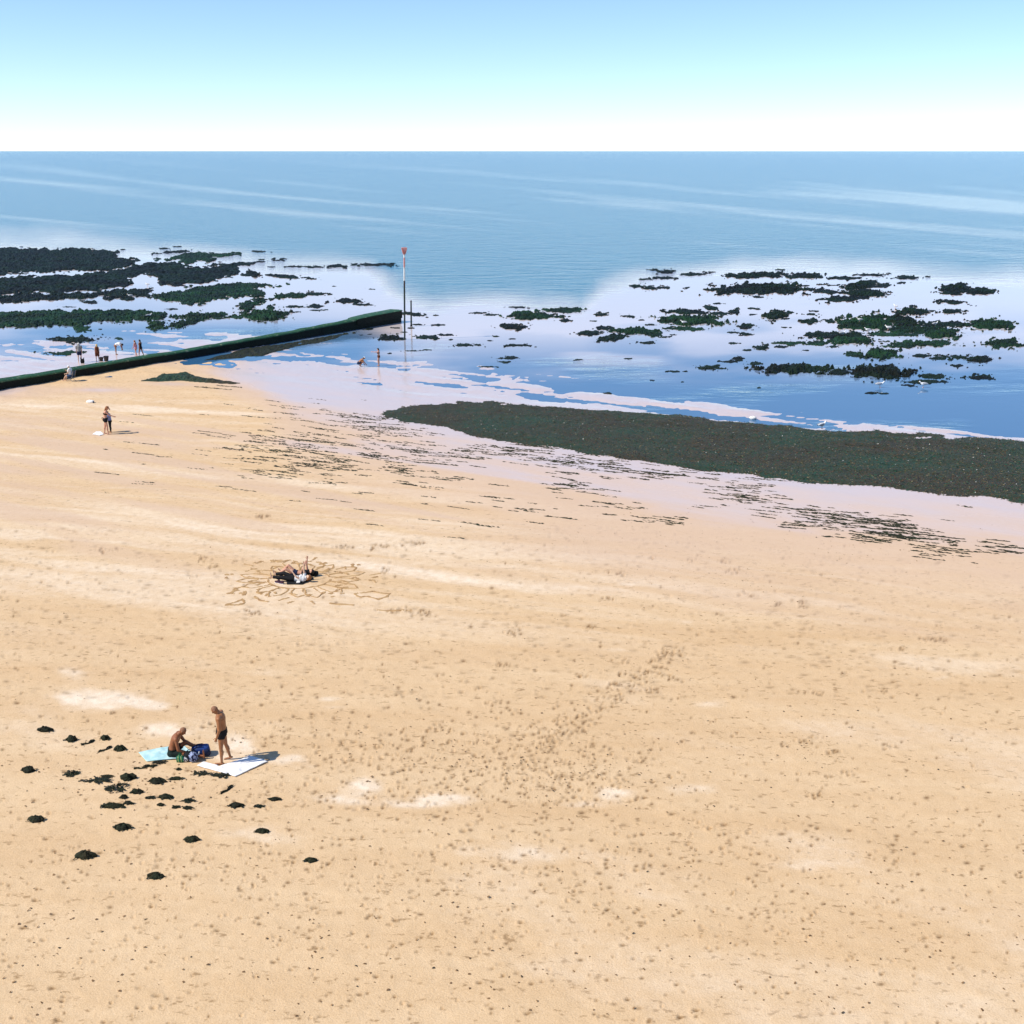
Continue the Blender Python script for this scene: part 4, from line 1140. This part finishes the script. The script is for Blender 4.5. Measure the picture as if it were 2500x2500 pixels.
def build_people():
    tan = skin('tanned', (.33, .140, .058)); tan2 = skin('deep_tanned', (.27, .100, .042)); fair = skin('fair', (.62, .40, .28)); pink = skin('sunburnt', (.58, .30, .20)); brown = skin('brown', (.30, .13, .06))
    black = cloth('black_fabric', (.010, .010, .012)); navy = cloth('navy_fabric', (.015, .022, .06)); white = cloth('white_fabric', (.80, .79, .77)); green = cloth('dark_green_fabric', (.010, .022, .018))
    grey = cloth('grey_check', (.30, .30, .29), other=(.12, .12, .12), sc=24); bdress = cloth('brown_fabric', (.09, .028, .012), other=(.16, .05, .02)); pinkc = cloth('pink_fabric', (.75, .35, .38)); blue = cloth('light_blue_fabric', (.22, .27, .50)); denim = cloth('denim', (.05, .10, .20))
    h_dark = mat('dark_hair', (.018, .012, .009), .5, bump=(60, .5, .01)); h_blond = mat('blond_hair', (.62, .44, .17), .5, bump=(60, .5, .01)); h_ginger = mat('auburn_hair', (.26, .10, .03), .5, bump=(60, .5, .01)); stub = mat('cropped_hair', (.24, .115, .060), .7); silver = mat('silver_hair', (.55, .53, .50), .6)
    # the two men at the towels
    person('standing man in black swim briefs looking down, between two towels', 553, 1866, 1.78, 94, tan, lean=(-3, 9), head=44, arms=((2, 6, 24, -6), (-2, 10, 20, -2)), legs=((-8, 6, -13, 5), (4, 5, 0, 3)),
           clothes=[('swim_briefs', BRIEFS, .006, black)], hair=(stub, 'stubble'), face=True, voxel=.010, build=1.18)
    person('seated shaven-headed man in dark trunks on the pale aqua towel', 424, 1853, 1.78, -84, tan2, lean=(2, 40), head=44, arms=((10, 12, 62, -14), (28, 8, 62, -8)), legs=((86, 10, 84, 6), (122, 4, 58, 0)),
           anchor='pelvis', clothes=[('swim_trunks', SHORTS, .008, green)], hair=(stub, 'stubble'), face=True, voxel=.010, build=1.06, foot_flex=-10)
    # embracing pair
    person('woman in black shorts and bikini top hugging someone shorter', 260, 1063, 1.84, -78, pink, lean=(-4, 20), head=18, arms=((48, 4, 66, -22), (150, 24, 40, -60)), legs=((10, 3, 2, 2), (-10, 3, -9, 2)), female=True,
           clothes=[('shorts', BRIEFS, .012, black), ('bikini_top', {'torso2': (.25, 1)}, .006, black)], hair=(h_ginger, 'long'))
    person('shorter person in dark trousers with blue shirt, hugged by a woman', 271, 1058, 1.42, 92, tan, lean=(2, 12), head=25, arms=((58, 10, 72, -20), (35, 10, 70, -20)), legs=((4, 4, 0, 2), (-4, 4, -4, 2)),
           clothes=[('trousers', TROUSERS, .010, black), ('shirt', SHIRT, .018, blue)], hair=(h_ginger, 'short'))
    # pair lying in the sand drawing
    person('person lying back in white top and black trousers within sand drawing', 716, 1424, 1.70, 82, fair, lean=(0, 4), head=18, arms=((80, 8, 92, 0), (30, 18, 50, -10)), legs=((22, 6, -8, 3), (8, 6, 2, 3)), lying='back', anchor='pelvis', female=True,
           clothes=[('trousers', TROUSERS, .014, black), ('top', SHIRT, .010, white)], hair=(h_ginger, 'long'), foot_flex=10)
    person('person lying with knees bent in black top beside one in white', 722, 1411, 1.70, 88, pink, lean=(0, 4), head=12, arms=((84, 6, 98, 0), (70, 20, 110, -30)), legs=((46, 6, -40, 3), (32, 6, -30, 3)), lying='back', anchor='pelvis',
           clothes=[('shorts', BRIEFS, .010, navy), ('top', {'torso2': (.2, 1), 'torso3': (0, 1), 'shoulder': (0, 1), 'uparm': (0, .3)}, .012, black)], hair=(h_dark, 'short'))
    # waders past the groyne
    person('bather standing in the shallows pointing with one arm stretched out', 925, 893, 1.52, 84, pink, lean=(0, 2), head=6, arms=((-6, 10, 4, 4), (86, 14, 92, -4)), legs=((2, 4, -2, 2), (8, 4, -6, 2)), female=True,
           clothes=[('swimsuit', {'torso0': (0, .9), 'thigh': (0, .2), 'torso2': (.3, 1)}, .006, bdress)], hair=(h_dark, 'long'))
    person('bather crouching in the shallows wearing a white sun hat', 876, 897, 1.55, -70, tan, lean=(38, 62), head=50, arms=((30, 8, 40, 0), (20, 8, 30, 0)), legs=((112, 10, -38, 4), (104, 10, -40, 4)),
           clothes=[('trunks', SHORTS, .010, navy)], hat=(white, 'round'), hair=(h_dark, 'short'), anchor='pelvis')
    # paddlers behind the groyne
    person('man in white cap and grey checked shirt paddling behind the groyne', 196, 887, 1.66, 20, fair, lean=(4, 12), head=22, arms=((6, 8, 24, 0), (6, 8, 24, 0)), legs=((4, 5, 0, 2), (-4, 5, -3, 2)), clothes=[('shirt', SHIRT, .020, grey), ('shorts', SHORTS, .016, navy)], hat=(white, 'round'), hair=(silver, 'short'))
    person('blond woman in brown dress standing behind the groyne', 239, 884, 1.48, 10, fair, lean=(2, 6), head=10, arms=((4, 8, 20, 0), (4, 8, 20, 0)), legs=((2, 4, 0, 2), (-3, 4, -2, 2)), female=True, clothes=[('dress', DRESS, .022, bdress)], hair=(h_blond, 'long'))
    person('person in white top bending over the wet sand behind the groyne', 284, 868, 1.58, -86, brown, lean=(48, 104), head=112, arms=((30, 6, 10, 0), (24, 6, 6, 0)), legs=((2, 4, 0, 2), (-3, 4, -2, 2)), clothes=[('top', SHIRT, .020, white), ('shorts', BRIEFS, .012, brown)], hair=(h_dark, 'short'))
    person('girl in pink swimsuit walking behind the groyne', 334, 872, 1.46, 70, pink, lean=(2, 4), head=6, arms=((-10, 8, 8, 0), (14, 8, 30, 0)), legs=((14, 4, 2, 2), (-12, 4, -22, 2)), female=True, clothes=[('swimsuit', SWIMSUIT, .007, pinkc)], hair=(h_ginger, 'long'))
    person('girl in black swimsuit walking behind the groyne beside another', 346, 873, 1.56, 66, tan, lean=(0, 3), head=4, arms=((8, 8, 20, 0), (-8, 8, 6, 0)), legs=((-12, 4, -22, 2), (16, 4, 4, 2)), female=True, clothes=[('swimsuit', SWIMSUIT, .007, black)], hair=(h_dark, 'long'))
    # man in the folding chair under the groyne
    x, y, z = place(174, 932)
    person('person in white shirt and cap seated in a chair by the groyne', 174, 932, 1.62, 82, fair, lean=(-6, 18), head=14, arms=((30, 10, 120, -20), (18, 10, 70, -10)), legs=((84, 6, 18, 3), (80, 6, 30, 3)), anchor='pelvis', at=(x, y, z),
           clothes=[('shirt', SHIRT, .020, white), ('shorts', SHORTS, .014, denim)], hat=(white, 'peak'))
    build_chair(x, y, z)

def build_chair(x, y, z):
    steel = mat('chair_steel', (.35, .35, .36), .35, metallic=.8); canvas = cloth('chair_canvas', (.04, .07, .12))
    r = bpy.data.objects.new('folding_chair', None); COL.objects.link(r); r.location = (x, y, z); r.rotation_euler.z = math.radians(82)
    tag(r, 'low folding chair with thin metal legs under the person in white', 'chair')
    for sx in (-1, 1):
        for (a, b) in (((sx * .25, .26, 0), (sx * .25, -.24, .36)), ((sx * .24, -.28, 0), (sx * .24, .22, .36))):
            V = []; F = []; tube(V, F, a, b, .014, .014, 8); mesh_obj('leg', V, F, steel, r)
        V = []; F = []; tube(V, F, (sx * .25, -.22, .34), (sx * .25, -.36, .86), .014, .014, 8); mesh_obj('back_post', V, F, steel, r)
    V = []; F = []
    def sheet(nm, P):
        R, C = len(P), len(P[0]); vs = [p for row in P for p in row]; fs = [(i * C + j, i * C + j + 1, (i + 1) * C + j + 1, (i + 1) * C + j) for i in range(R - 1) for j in range(C - 1)]
        o = mesh_obj(nm, vs, fs, canvas, r, True); md = o.modifiers.new('t', 'SOLIDIFY'); md.thickness = .008
    sheet('seat', [[(-.25 + .1 * j, -.23 + .09 * i, .345 - .03 * math.sin(math.pi * j / 5)) for j in range(6)] for i in range(6)])
    sheet('backrest', [[(-.25 + .1 * j, -.25 - .024 * i - .03 * math.sin(math.pi * j / 5), .44 + .085 * i) for j in range(6)] for i in range(6)])

# ------------------------------------------------------------------ towels, bags, small things
def lump(V, F, c, rx, ry, rz, e=.6, rough=.06, seed=1, nu=20, nv=12, flat=True):
    """soft box (superellipsoid) with dents"""
    rnd = random.Random(seed); s = len(V)
    pw = lambda q, k: math.copysign(abs(q) ** k, q)
    ph = [rnd.uniform(0, 6) for _ in range(6)]
    for j in range(nv + 1):
        p = math.pi * (j / nv - .5)
        for i in range(nu):
            t = 2 * math.pi * i / nu
            k = 1 + rough * (math.sin(3 * t + ph[0]) * math.cos(2 * p + ph[1]) + .7 * math.sin(5 * t + ph[2] + 3 * p) + .5 * math.sin(7 * p + ph[3]))
            z = c[2] + rz * pw(math.sin(p), e) * k
            V.append((c[0] + rx * pw(math.cos(p), e) * pw(math.cos(t), e) * k, c[1] + ry * pw(math.cos(p), e) * pw(math.sin(t), e) * k, max(z, c[2] - rz) if flat else z))
    for j in range(nv):
        for i in range(nu):
            F.append((s + j * nu + i, s + j * nu + (i + 1) % nu, s + (j + 1) * nu + (i + 1) % nu, s + (j + 1) * nu + i))

def towel(name, label, corners, m, seed, stripe=None):
    """corners: picture positions of the outline, in order; laid on the sand with small wrinkles"""
    pts = [on_beach(*c) for c in corners]
    P = [Vector((float(a), float(b), 0)) for a, b in pts]
    bm = bmesh.new()
    vs = [bm.verts.new(p) for p in P]
    bm.faces.new(vs)
    bmesh.ops.triangulate(bm, faces=bm.faces[:])
    for _ in range(5): bmesh.ops.subdivide_edges(bm, edges=bm.edges[:], cuts=1, use_grid_fill=True)
    c = sum(P, Vector()) / len(P)
    zc = float(ground_z(c.x, c.y))
    arr = np.array([v.co[:] for v in bm.verts])
    wr = fbm(arr[:, 0] * 3.1, arr[:, 1] * 3.1, 3, seed) * .016 + fbm(arr[:, 0] * 9 + arr[:, 1] * 4, arr[:, 1] * 2, 2, seed + 4) * .008
    gz = ground_z(arr[:, 0], arr[:, 1])
    jx = fbm(arr[:, 0] * 2.5, arr[:, 1] * 2.5, 2, seed + 9) * .03
    for v, w, g, j in zip(bm.verts, wr, gz, jx): v.co = Vector((v.co.x - c.x + j, v.co.y - c.y + j * .6, g - zc + .022 + w))
    me = bpy.data.meshes.new(name); bm.to_mesh(me); bm.free(); me.materials.append(m)
    me.polygons.foreach_set('use_smooth', [True] * len(me.polygons))
    o = bpy.data.objects.new(name, me); COL.objects.link(o); o.location = (c.x, c.y, zc)
    md = o.modifiers.new('t', 'SOLIDIFY'); md.thickness = .018; md.offset = -1
    tag(o, label, 'towel')
    return o

def build_props():
    aqua = cloth('aqua_towelling', (.40, .64, .66), other=(.55, .74, .74), sc=5); wt = cloth('white_towelling', (.84, .83, .82), other=(.78, .77, .76), sc=6)
    towel('towel', 'pale aqua towel spread under the seated man', [(338, 1845), (407, 1832), (448, 1829), (480, 1853), (436, 1861), (361, 1866)], aqua, 5)
    towel('towel', 'white towel with one end folded across, at the standing man\'s feet', [(482, 1877), (499, 1867), (538, 1879), (609, 1854), (655, 1867), (575, 1903)], wt, 9)
    bl = cloth('blue_nylon', (.020, .050, .20), .5, (.012, .03, .12)); pk = cloth('dark_blue_nylon', (.010, .018, .06), .5); lt = mat('pale_plastic', (.55, .68, .78), .25)
    pat = mat('blue_white_print', (.015, .022, .06), .8, .2, noise=(16, (.34, .40, .58), .50, .54)); gs = None
    # rucksack
    x, y, z = place(492, 1848)
    r = bpy.data.objects.new('rucksack', None); COL.objects.link(r); r.location = (x, y, z); r.rotation_euler.z = .2
    tag(r, 'bright blue rucksack lying at the seated man\'s feet', 'bag')
    V = []; F = []; lump(V, F, (0, 0, .15), .27, .19, .155, .7, .05, 3); mesh_obj('pack_body', V, F, bl, r, True)
    V = []; F = []; lump(V, F, (.14, -.12, .12), .13, .10, .11, .7, .05, 4); mesh_obj('pocket', V, F, pk, r, True)
    for k in (-.08, .07):
        V = []; F = []
        q = [(-.26, k, .10), (-.22, k - .04, .24), (-.10, k - .05, .325), (.05, k - .03, .32)]
        for a, b in zip(q[:-1], q[1:]): tube(V, F, a, b, .016, .016, 8)
        mesh_obj('strap', V, F, pk, r, True)
    # patterned cloth bag
    x, y, z = place(468, 1862)
    r = bpy.data.objects.new('beach_bag', None); COL.objects.link(r); r.location = (x, y, z)
    tag(r, 'dark bag with blue and white printed cloth hanging over it', 'bag')
    V = []; F = []; lump(V, F, (-.02, .02, .13), .19, .13, .135, .65, .06, 7); mesh_obj('bag_body', V, F, cloth('bag_black', (.010, .012, .016)), r, True)
    V = []; F = []; lump(V, F, (.07, -.06, .14), .12, .12, .150, .8, .10, 8); mesh_obj('printed_cloth', V, F, pat, r, True)
    V = []; F = []
    for i in range(10):
        t0, t1 = math.pi * i / 10, math.pi * (i + 1) / 10
        tube(V, F, (-.02 + .10 * math.cos(t0), .05, .24 + .09 * math.sin(t0)), (-.02 + .10 * math.cos(t1), .05, .24 + .09 * math.sin(t1)), .011, .011, 6)
    mesh_obj('handle', V, F, pk, r, True)
    # green striped bag: alternating panels
    x, y, z = place(441, 1866)
    r = bpy.data.objects.new('striped_bag', None); COL.objects.link(r); r.location = (x, y, z)
    tag(r, 'small green striped carrier bag beside the dark printed bag', 'bag')
    gm = cloth('bag_green', (.012, .16, .075)); gy = cloth('bag_pale_green', (.30, .46, .20))
    for i in range(5):
        V = []; F = []; lump(V, F, (-.08 + .04 * i, 0, .10 - .006 * abs(i - 2)), .0235, .075 - .008 * abs(i - 2), .105 - .006 * abs(i - 2), .5, .04, 10 + i, 14, 8); mesh_obj('stripe', V, F, (gm, gy)[i % 2], r, True)
    for k in (-.04, .04):
        V = []; F = []
        for i in range(8):
            t0, t1 = math.pi * i / 8, math.pi * (i + 1) / 8
            tube(V, F, (.045 * math.cos(t0), k, .19 + .07 * math.sin(t0)), (.045 * math.cos(t1), k, .19 + .07 * math.sin(t1)), .006, .006, 6)
        mesh_obj('handle', V, F, gm, r)
    # white parcel with black marks
    x, y, z = place(453, 1865)
    V = []; F = []; lump(V, F, (0, 0, .075), .085, .07, .078, .75, .08, 21)
    o = mesh_obj('white_bundle', V, F, cloth('white_bundle_cloth', (.74, .73, .70)), None, True, (x, y, z)); tag(o, 'white bundle with black marks between the green and dark bags', 'bundle')
    for i, (a, b, c) in enumerate([(-.03, -.068, .11), (.02, -.070, .10), (.05, -.060, .07), (0, -.072, .06), (.03, -.04, .145)]):
        V = []; F = []; lump(V, F, (a, b, c), .012, .008, .022, .8, .05, 30 + i, 10, 6, False); mesh_obj('black_mark', V, F, cloth('mark_black', (.012, .012, .014)), o, True)
    # bottle
    x, y, z = place(483, 1858)
    r = bpy.data.objects.new('water_bottle', None); COL.objects.link(r); r.location = (x, y, z); r.rotation_euler = (0, .25, 0)
    tag(r, 'pale plastic water bottle standing in front of the blue rucksack', 'bottle')
    V = []; F = []; prof = [(.0, .028), (.01, .033), (.13, .033), (.17, .022), (.19, .013), (.205, .013)]
    for (a, ra), (b, rb) in zip(prof[:-1], prof[1:]): tube(V, F, (0, 0, a), (0, 0, b), max(ra, .004), rb, 14, True)
    mesh_obj('bottle_body', V, F, lt, r, True)
    V = []; F = []; tube(V, F, (0, 0, .203), (0, 0, .228), .016, .016, 12); mesh_obj('bottle_cap', V, F, white_p(), r)
    V = []; F = []; tube(V, F, (0, 0, .06), (0, 0, .11), .0345, .0345, 14, False); mesh_obj('bottle_label', V, F, cloth('label_teal', (.10, .35, .40)), r)
    # cream paper in his hands
    x, y, z = place(458, 1846)
    V = []; F = []; lump(V, F, (0, 0, 0), .13, .05, .018, .6, .05, 41, flat=False)
    o = mesh_obj('paper_wrap', V, F, mat('cream_paper', (.72, .66, .48), .7), None, True, (x, y, z + .30)); tag(o, 'cream paper wrapper on the seated man\'s lap', 'wrapper')
    # lying pair's things
    blk = cloth('black_blanket', (.012, .013, .015))
    towel('blanket', 'black blanket under the pair lying in the sand drawing', [(700, 1425), (712, 1406), (758, 1402), (764, 1420), (738, 1433), (702, 1432)], blk, 15)
    x, y, z = place(729, 1430)
    V = []; F = []
    for s, zz in ((1, 0), (1, .03)): pass
    lump(V, F, (0, 0, .03), .075, .10, .022, .25, .01, 44); o = mesh_obj('book', V, F, cloth('book_white', (.82, .81, .78)), None, False, (x, y, z + .05)); tag(o, 'small white book lying on the edge of the black blanket', 'book')
    x, y, z = place(767, 1410)
    r = bpy.data.objects.new('shoulder_bag', None); COL.objects.link(r); r.location = (x, y, z)
    tag(r, 'black shoulder bag lying by the heads of the lying pair', 'bag')
    V = []; F = []; lump(V, F, (0, 0, .10), .20, .12, .10, .7, .08, 51); mesh_obj('bag_body', V, F, black_p(), r, True)
    V = []; F = []
    for i in range(10):
        t0, t1 = math.pi * 1.2 * i / 10, math.pi * 1.2 * (i + 1) / 10
        tube(V, F, (-.05 + .22 * math.cos(t0), -.02 + .1 * math.sin(t0), .19 - .01 * i), (-.05 + .22 * math.cos(t1), -.02 + .1 * math.sin(t1), .18 - .01 * i), .012, .012, 6)
    mesh_obj('shoulder_strap', V, F, black_p(), r)
    for k, (u, v) in enumerate(((678, 1428), (687, 1430))):
        x, y, z = place(u, v); V = []; F = []
        lump(V, F, (0, 0, .045), .05, .13, .045, .7, .06, 60 + k); lump(V, F, (0, -.06, .10), .045, .06, .05, .7, .06, 62 + k)
        r = mesh_obj('shoe', V, F, cloth('plum_shoe', (.06, .025, .045)), None, True, (x, y, z)); r.rotation_euler.z = 1.2
        tag(r, 'dark plum shoe standing empty at the feet of the lying pair', 'shoe', 'pair of dark shoes by the lying pair')
        V = []; F = []; lump(V, F, (0, .0, .012), .056, .14, .012, .7, .02, 64 + k); mesh_obj('sole', V, F, white_p(), r)
    # white cloth by the embracing pair, white bundle beyond
    towel('towel', 'crumpled white cloth on the sand beside the embracing pair', [(226, 1064), (236, 1057), (247, 1057), (254, 1064), (244, 1067)], wt, 25)
    x, y, z = place(221, 986)
    V = []; F = []; lump(V, F, (0, 0, .09), .27, .17, .10, .7, .12, 71); o = mesh_obj('white_bundle', V, F, wt, None, True, (x, y, z)); tag(o, 'white bundle of clothes on bare sand between the hugging pair and groyne', 'bundle')
    V = []; F = []; lump(V, F, (.20, -.04, .06), .09, .08, .065, .8, .1, 72); mesh_obj('dark_shoe', V, F, cloth('shoe_grey', (.09, .08, .08)), o, True)
    # buckets and tote bag behind the groyne
    for k, (u, v, s) in enumerate(((248, 884, .9), (260, 884, 1.15))):
        x, y, z = place(u, v)
        r = bpy.data.objects.new('bucket', None); COL.objects.link(r); r.location = (x, y, z); r.scale = (s, s, s)
        tag(r, ('narrow' if k == 0 else 'wide') + ' black bucket on the wet sand behind the groyne, near the blond woman', 'bucket')
        V = []; F = []; n = 18
        for zz, rr in ((0, .14), (.34, .20), (.36, .215), (.36, .195), (.03, .13)):
            for i in range(n): V.append((rr * math.cos(i / n * 6.2832), rr * math.sin(i / n * 6.2832), zz))
        for q in range(4):
            for i in range(n): F.append((q * n + i, q * n + (i + 1) % n, (q + 1) * n + (i + 1) % n, (q + 1) * n + i))
        F.append(tuple(range(n - 1, -1, -1))); F.append(tuple(4 * n + i for i in range(n)))
        mesh_obj('tub', V, F, mat('bucket_black', (.014, .014, .015), .4), r, True)
        V = []; F = []
        for i in range(12):
            t0, t1 = math.pi * i / 12, math.pi * (i + 1) / 12
            tube(V, F, (.205 * math.cos(t0), .16 * math.sin(t0) * .9, .35 + .05 * math.sin(t0)), (.205 * math.cos(t1), .16 * math.sin(t1) * .9, .35 + .05 * math.sin(t1)), .006, .006, 6)
        mesh_obj('handle', V, F, mat('wire', (.2, .2, .2), .4, metallic=.8), r)
    x, y, z = place(202, 890)
    r = bpy.data.objects.new('tote_bag', None); COL.objects.link(r); r.location = (x, y, z)
    tag(r, 'black tote bag with two pointed handles beside the man in white cap', 'bag')
    V = []; F = []; lump(V, F, (0, 0, .19), .17, .08, .195, .55, .05, 81); mesh_obj('bag_body', V, F, black_p(), r, True)
    for s in (-1, 1):
        V = []; F = []; tube(V, F, (s * .14, 0, .33), (s * .17, 0, .52), .03, .012, 8); tube(V, F, (s * .17, 0, .52), (s * .06, 0, .35), .012, .03, 8); mesh_obj('handle', V, F, black_p(), r)
    # white rock at the tip of the mat
    x, y, z = place(1838, 1024)
    V = []; F = []; lump(V, F, (0, 0, .10), .24, .18, .13, .8, .10, 91); o = mesh_obj('white_stone', V, F, mat('chalk', (.74, .72, .68), .8, noise=(5, (.6, .57, .5), .4, .7)), None, True, (x, y, z)); tag(o, 'white chalk stone at the seaward rim of the seaweed mat', 'stone')

_pc = {}
def white_p():
    if 'w' not in _pc: _pc['w'] = mat('white_plastic', (.78, .78, .76), .4)
    return _pc['w']
def black_p():
    if 'b' not in _pc: _pc['b'] = cloth('black_bag_fabric', (.010, .010, .012))
    return _pc['b']

# ------------------------------------------------------------------ gulls
def build_gulls():
    W = mat('gull_white', (.80, .80, .79), .7); G = mat('gull_grey', (.38, .40, .43), .7); Bk = mat('gull_wingtip', (.02, .02, .02), .6); Y = mat('gull_bill', (.70, .42, .05), .5); Pk = mat('gull_leg', (.60, .35, .28), .6)
    def parts():
        V = []; F = []
        R = [(-.30, .012, .010, .24), (-.22, .045, .03, .235), (-.10, .085, .075, .225), (.02, .100, .095, .225), (.12, .080, .080, .245), (.17, .055, .055, .285), (.20, .046, .046, .33), (.225, .050, .048, .365), (.255, .040, .040, .375), (.285, .018, .020, .370)]
        loft(V, F, [(Vector((0, a, c)), Vector((w, 0, 0)), Vector((0, 0, d))) for a, w, d, c in R], 14)
        body = (V, F)
        ws = []
        for s in (-1, 1):
            V = []; F = []; loft(V, F, [(Vector((s * (.055 + .03 * k), .12 - .43 * t, .27 - .035 * t)), Vector((.02 * wd + .004, 0, 0)), Vector((0, 0, .07 * wd + .006))) for t, wd, k in ((0, .2, 0), (.2, .8, 1), (.5, 1, 1), (.8, .6, .6), (1, .15, .1))], 10); ws.append((V, F))
        lg = []
        for s in (-1, 1):
            V = []; F = []; tube(V, F, (s * .035, 0, 0), (s * .035, -.01, .15), .007, .008, 6); tube(V, F, (s * .035, -.01, .005), (s * .035, .06, .005), .012, .016, 6); lg.append((V, F))
        V = []; F = []; tube(V, F, (0, .275, .370), (0, .335, .360), .012, .004, 8); bill = (V, F)
        V = []; F = []; tube(V, F, (0, -.26, .236), (0, -.36, .232), .022, .006, 8); tip = (V, F)
        return body, ws, lg, bill, tip
    body, ws, lg, bill, tip = parts()
    def me(nm, vf, m):
        q = bpy.data.meshes.new(nm); q.from_pydata(vf[0], [], vf[1]); q.materials.append(m); q.polygons.foreach_set('use_smooth', [True] * len(q.polygons)); return q
    MB = me('gull_body', body, W); MW = [me('wing', w, G) for w in ws]; ML = [me('leg', l, Pk) for l in lg]; MI = me('bill', bill, Y); MT = me('tail_tip', tip, Bk)
    spots = [(227, 620, 80, .5, 'gull on the outer ledge of the reef behind the groyne'), (364, 776, -60, 0, 'gull on the green bank nearest the groyne'), (360, 699, 60, 0, 'gull at the pool beside the broadest reef ledge'), (318, 727, 100, .0, 'gull on the ragged strip with small pools'),
             (1669, 793, 80, 0, 'gull standing in the shallows of the right-hand reef'), (2186, 753, 20, 0, 'gull standing in the shallows of the right-hand reef'), (2056, 822, -80, .1, 'gull perched on weed of the right-hand reef'), (2118, 814, 80, .1, 'gull perched on weed of the right-hand reef'), (2168, 808, 60, .1, 'gull perched on weed of the right-hand reef'),
             (2282, 800, -70, .15, 'gull perched on weed of the right-hand reef'), (2098, 791, 90, .2, 'gull perched on weed of the right-hand reef'), (2148, 946, -90, 0, 'gull wading in the blue pool between reef and seaweed mat'), (2254, 946, 85, 0, 'gull wading in the blue pool between reef and seaweed mat'),
             (2006, 1052, -60, .1, 'gull standing at the seaward rim of the seaweed mat')]
    for u, v, hd, dz, lab in spots:
        x, y, z = place(u, v)
        r = bpy.data.objects.new('gull', None); COL.objects.link(r); r.location = (x, y, z + dz); r.rotation_euler.z = math.radians(hd); r.scale = (1.25,) * 3
        tag(r, 'white ' + lab, 'gull', 'gulls feeding on the flats')
        for nm, m in [('body', MB), ('wing', MW[0]), ('wing', MW[1]), ('leg', ML[0]), ('leg', ML[1]), ('bill', MI), ('tail', MT)]:
            c = bpy.data.objects.new(nm, m); COL.objects.link(c); c.parent = r

# ------------------------------------------------------------------ the flower drawn in the sand
def build_drawing():
    m = mat('dug_sand', (.47, .305, .15), .9, .15, noise=(3, (.34, .205, .095), .4, .66), bump=(14, .6, .03))
    cx, cy = map(float, on_beach(731, 1419)); zc = float(ground_z(cx, cy))
    root = bpy.data.objects.new('sand_drawing', None); COL.objects.link(root); root.location = (cx, cy, zc)
    tag(root, 'ring of flower petals scratched into the sand round the lying pair', 'drawing')
    def groove(pts, w=.075, nm='scratch'):
        V = []; F = []; n = len(pts)
        for i, (a, b) in enumerate(pts):
            p, q = pts[max(0, i - 1)], pts[min(n - 1, i + 1)]
            dx, dy = q[0] - p[0], q[1] - p[1]; l = math.hypot(dx, dy) or 1; nx, ny = -dy / l, dx / l
            ww = w * random.uniform(.45, 1.35)
            g = float(ground_z(cx + a, cy + b)) - zc
            for k, z in ((-1.5, -.02), (-.9, .022 * random.uniform(.2, 1.3)), (-.3, .004), (.3, .004), (.9, .022 * random.uniform(.2, 1.3)), (1.5, -.02)):
                V.append((a + nx * ww * k, b + ny * ww * k, g + z))
        for i in range(n - 1):
            if random.random() < .03: continue
            for k in range(5):
                c = i * 6 + k; F.append((c, c + 1, c + 7, c + 6))
        mesh_obj(nm, V, F, m, root, True)
    sx, sy = 1.0, .95
    pt = lambda r, t, j=.03: (sx * r * math.cos(t) + random.uniform(-j, j), sy * r * math.sin(t) + random.uniform(-j, j))
    groove([pt(1.28, .3 + i / 60 * 2 * math.pi * .96) for i in range(61)], .045, 'ring')
    N = 17
    for k in range(N):
        t0 = 2 * math.pi * k / N + random.uniform(-.05, .05); dt = 2 * math.pi / N * .42; R = random.uniform(2.2, 3.0)
        out = [pt(1.34, t0 - dt), pt(1.7, t0 - dt * 1.05), pt(R * .86, t0 - dt * .85), pt(R, t0), pt(R * .86, t0 + dt * .85), pt(1.7, t0 + dt * 1.05), pt(1.36, t0 + dt)]
        fine = []
        for a, b in zip(out[:-1], out[1:]):
            for q in range(5): fine.append((a[0] + (b[0] - a[0]) * q / 5 + random.uniform(-.012, .012), a[1] + (b[1] - a[1]) * q / 5 + random.uniform(-.012, .012)))
        groove(fine + [out[-1]], random.uniform(.022, .040), 'petal')
    for _ in range(70):                       # scuffs between the petals
        t = random.uniform(0, 6.283); r = random.uniform(1.5, 3.3); p = pt(r, t); a = random.uniform(0, 3.14); L = random.uniform(.15, .55)
        groove([(p[0] + L * (i / 6 - .5) * math.cos(a) + random.uniform(-.02, .02), p[1] + L * (i / 6 - .5) * math.sin(a)) for i in range(7)], random.uniform(.03, .08))
    def shape(u0, v0, pts, w=.05):
        q = []
        for a, b in pts:
            x, y = on_beach(u0 + a, v0 + b); q.append((float(x) - cx, float(y) - cy))
        fine = []
        for a, b in zip(q[:-1], q[1:]):
            for k in range(6): fine.append((a[0] + (b[0] - a[0]) * k / 6 + random.uniform(-.02, .02), a[1] + (b[1] - a[1]) * k / 6 + random.uniform(-.02, .02)))
        groove(fine + [q[-1]], w)
    shape(907, 1458, [(-42, -4), (-30, 4), (-8, 3), (16, 10), (36, 4), (44, -4), (20, -6), (4, -10), (-14, -7), (-42, -4)])
    shape(590, 1474, [(-40, 8), (-18, 2), (4, -7), (8, 2), (-6, 8), (-40, 8)])
    shape(640, 1470, [(-18, -10), (-6, 0), (16, 4)])
    shape(835, 1478, [(-30, 0), (-10, 2), (30, 4)])
    shape(945, 1494, [(-24, 0), (20, 2), (60, 0)])

build_beach()
build_sea()
build_reef()
build_weed()
build_groyne()
build_poles()
build_clumps()
build_drawing()
build_people()
build_props()
build_gulls()
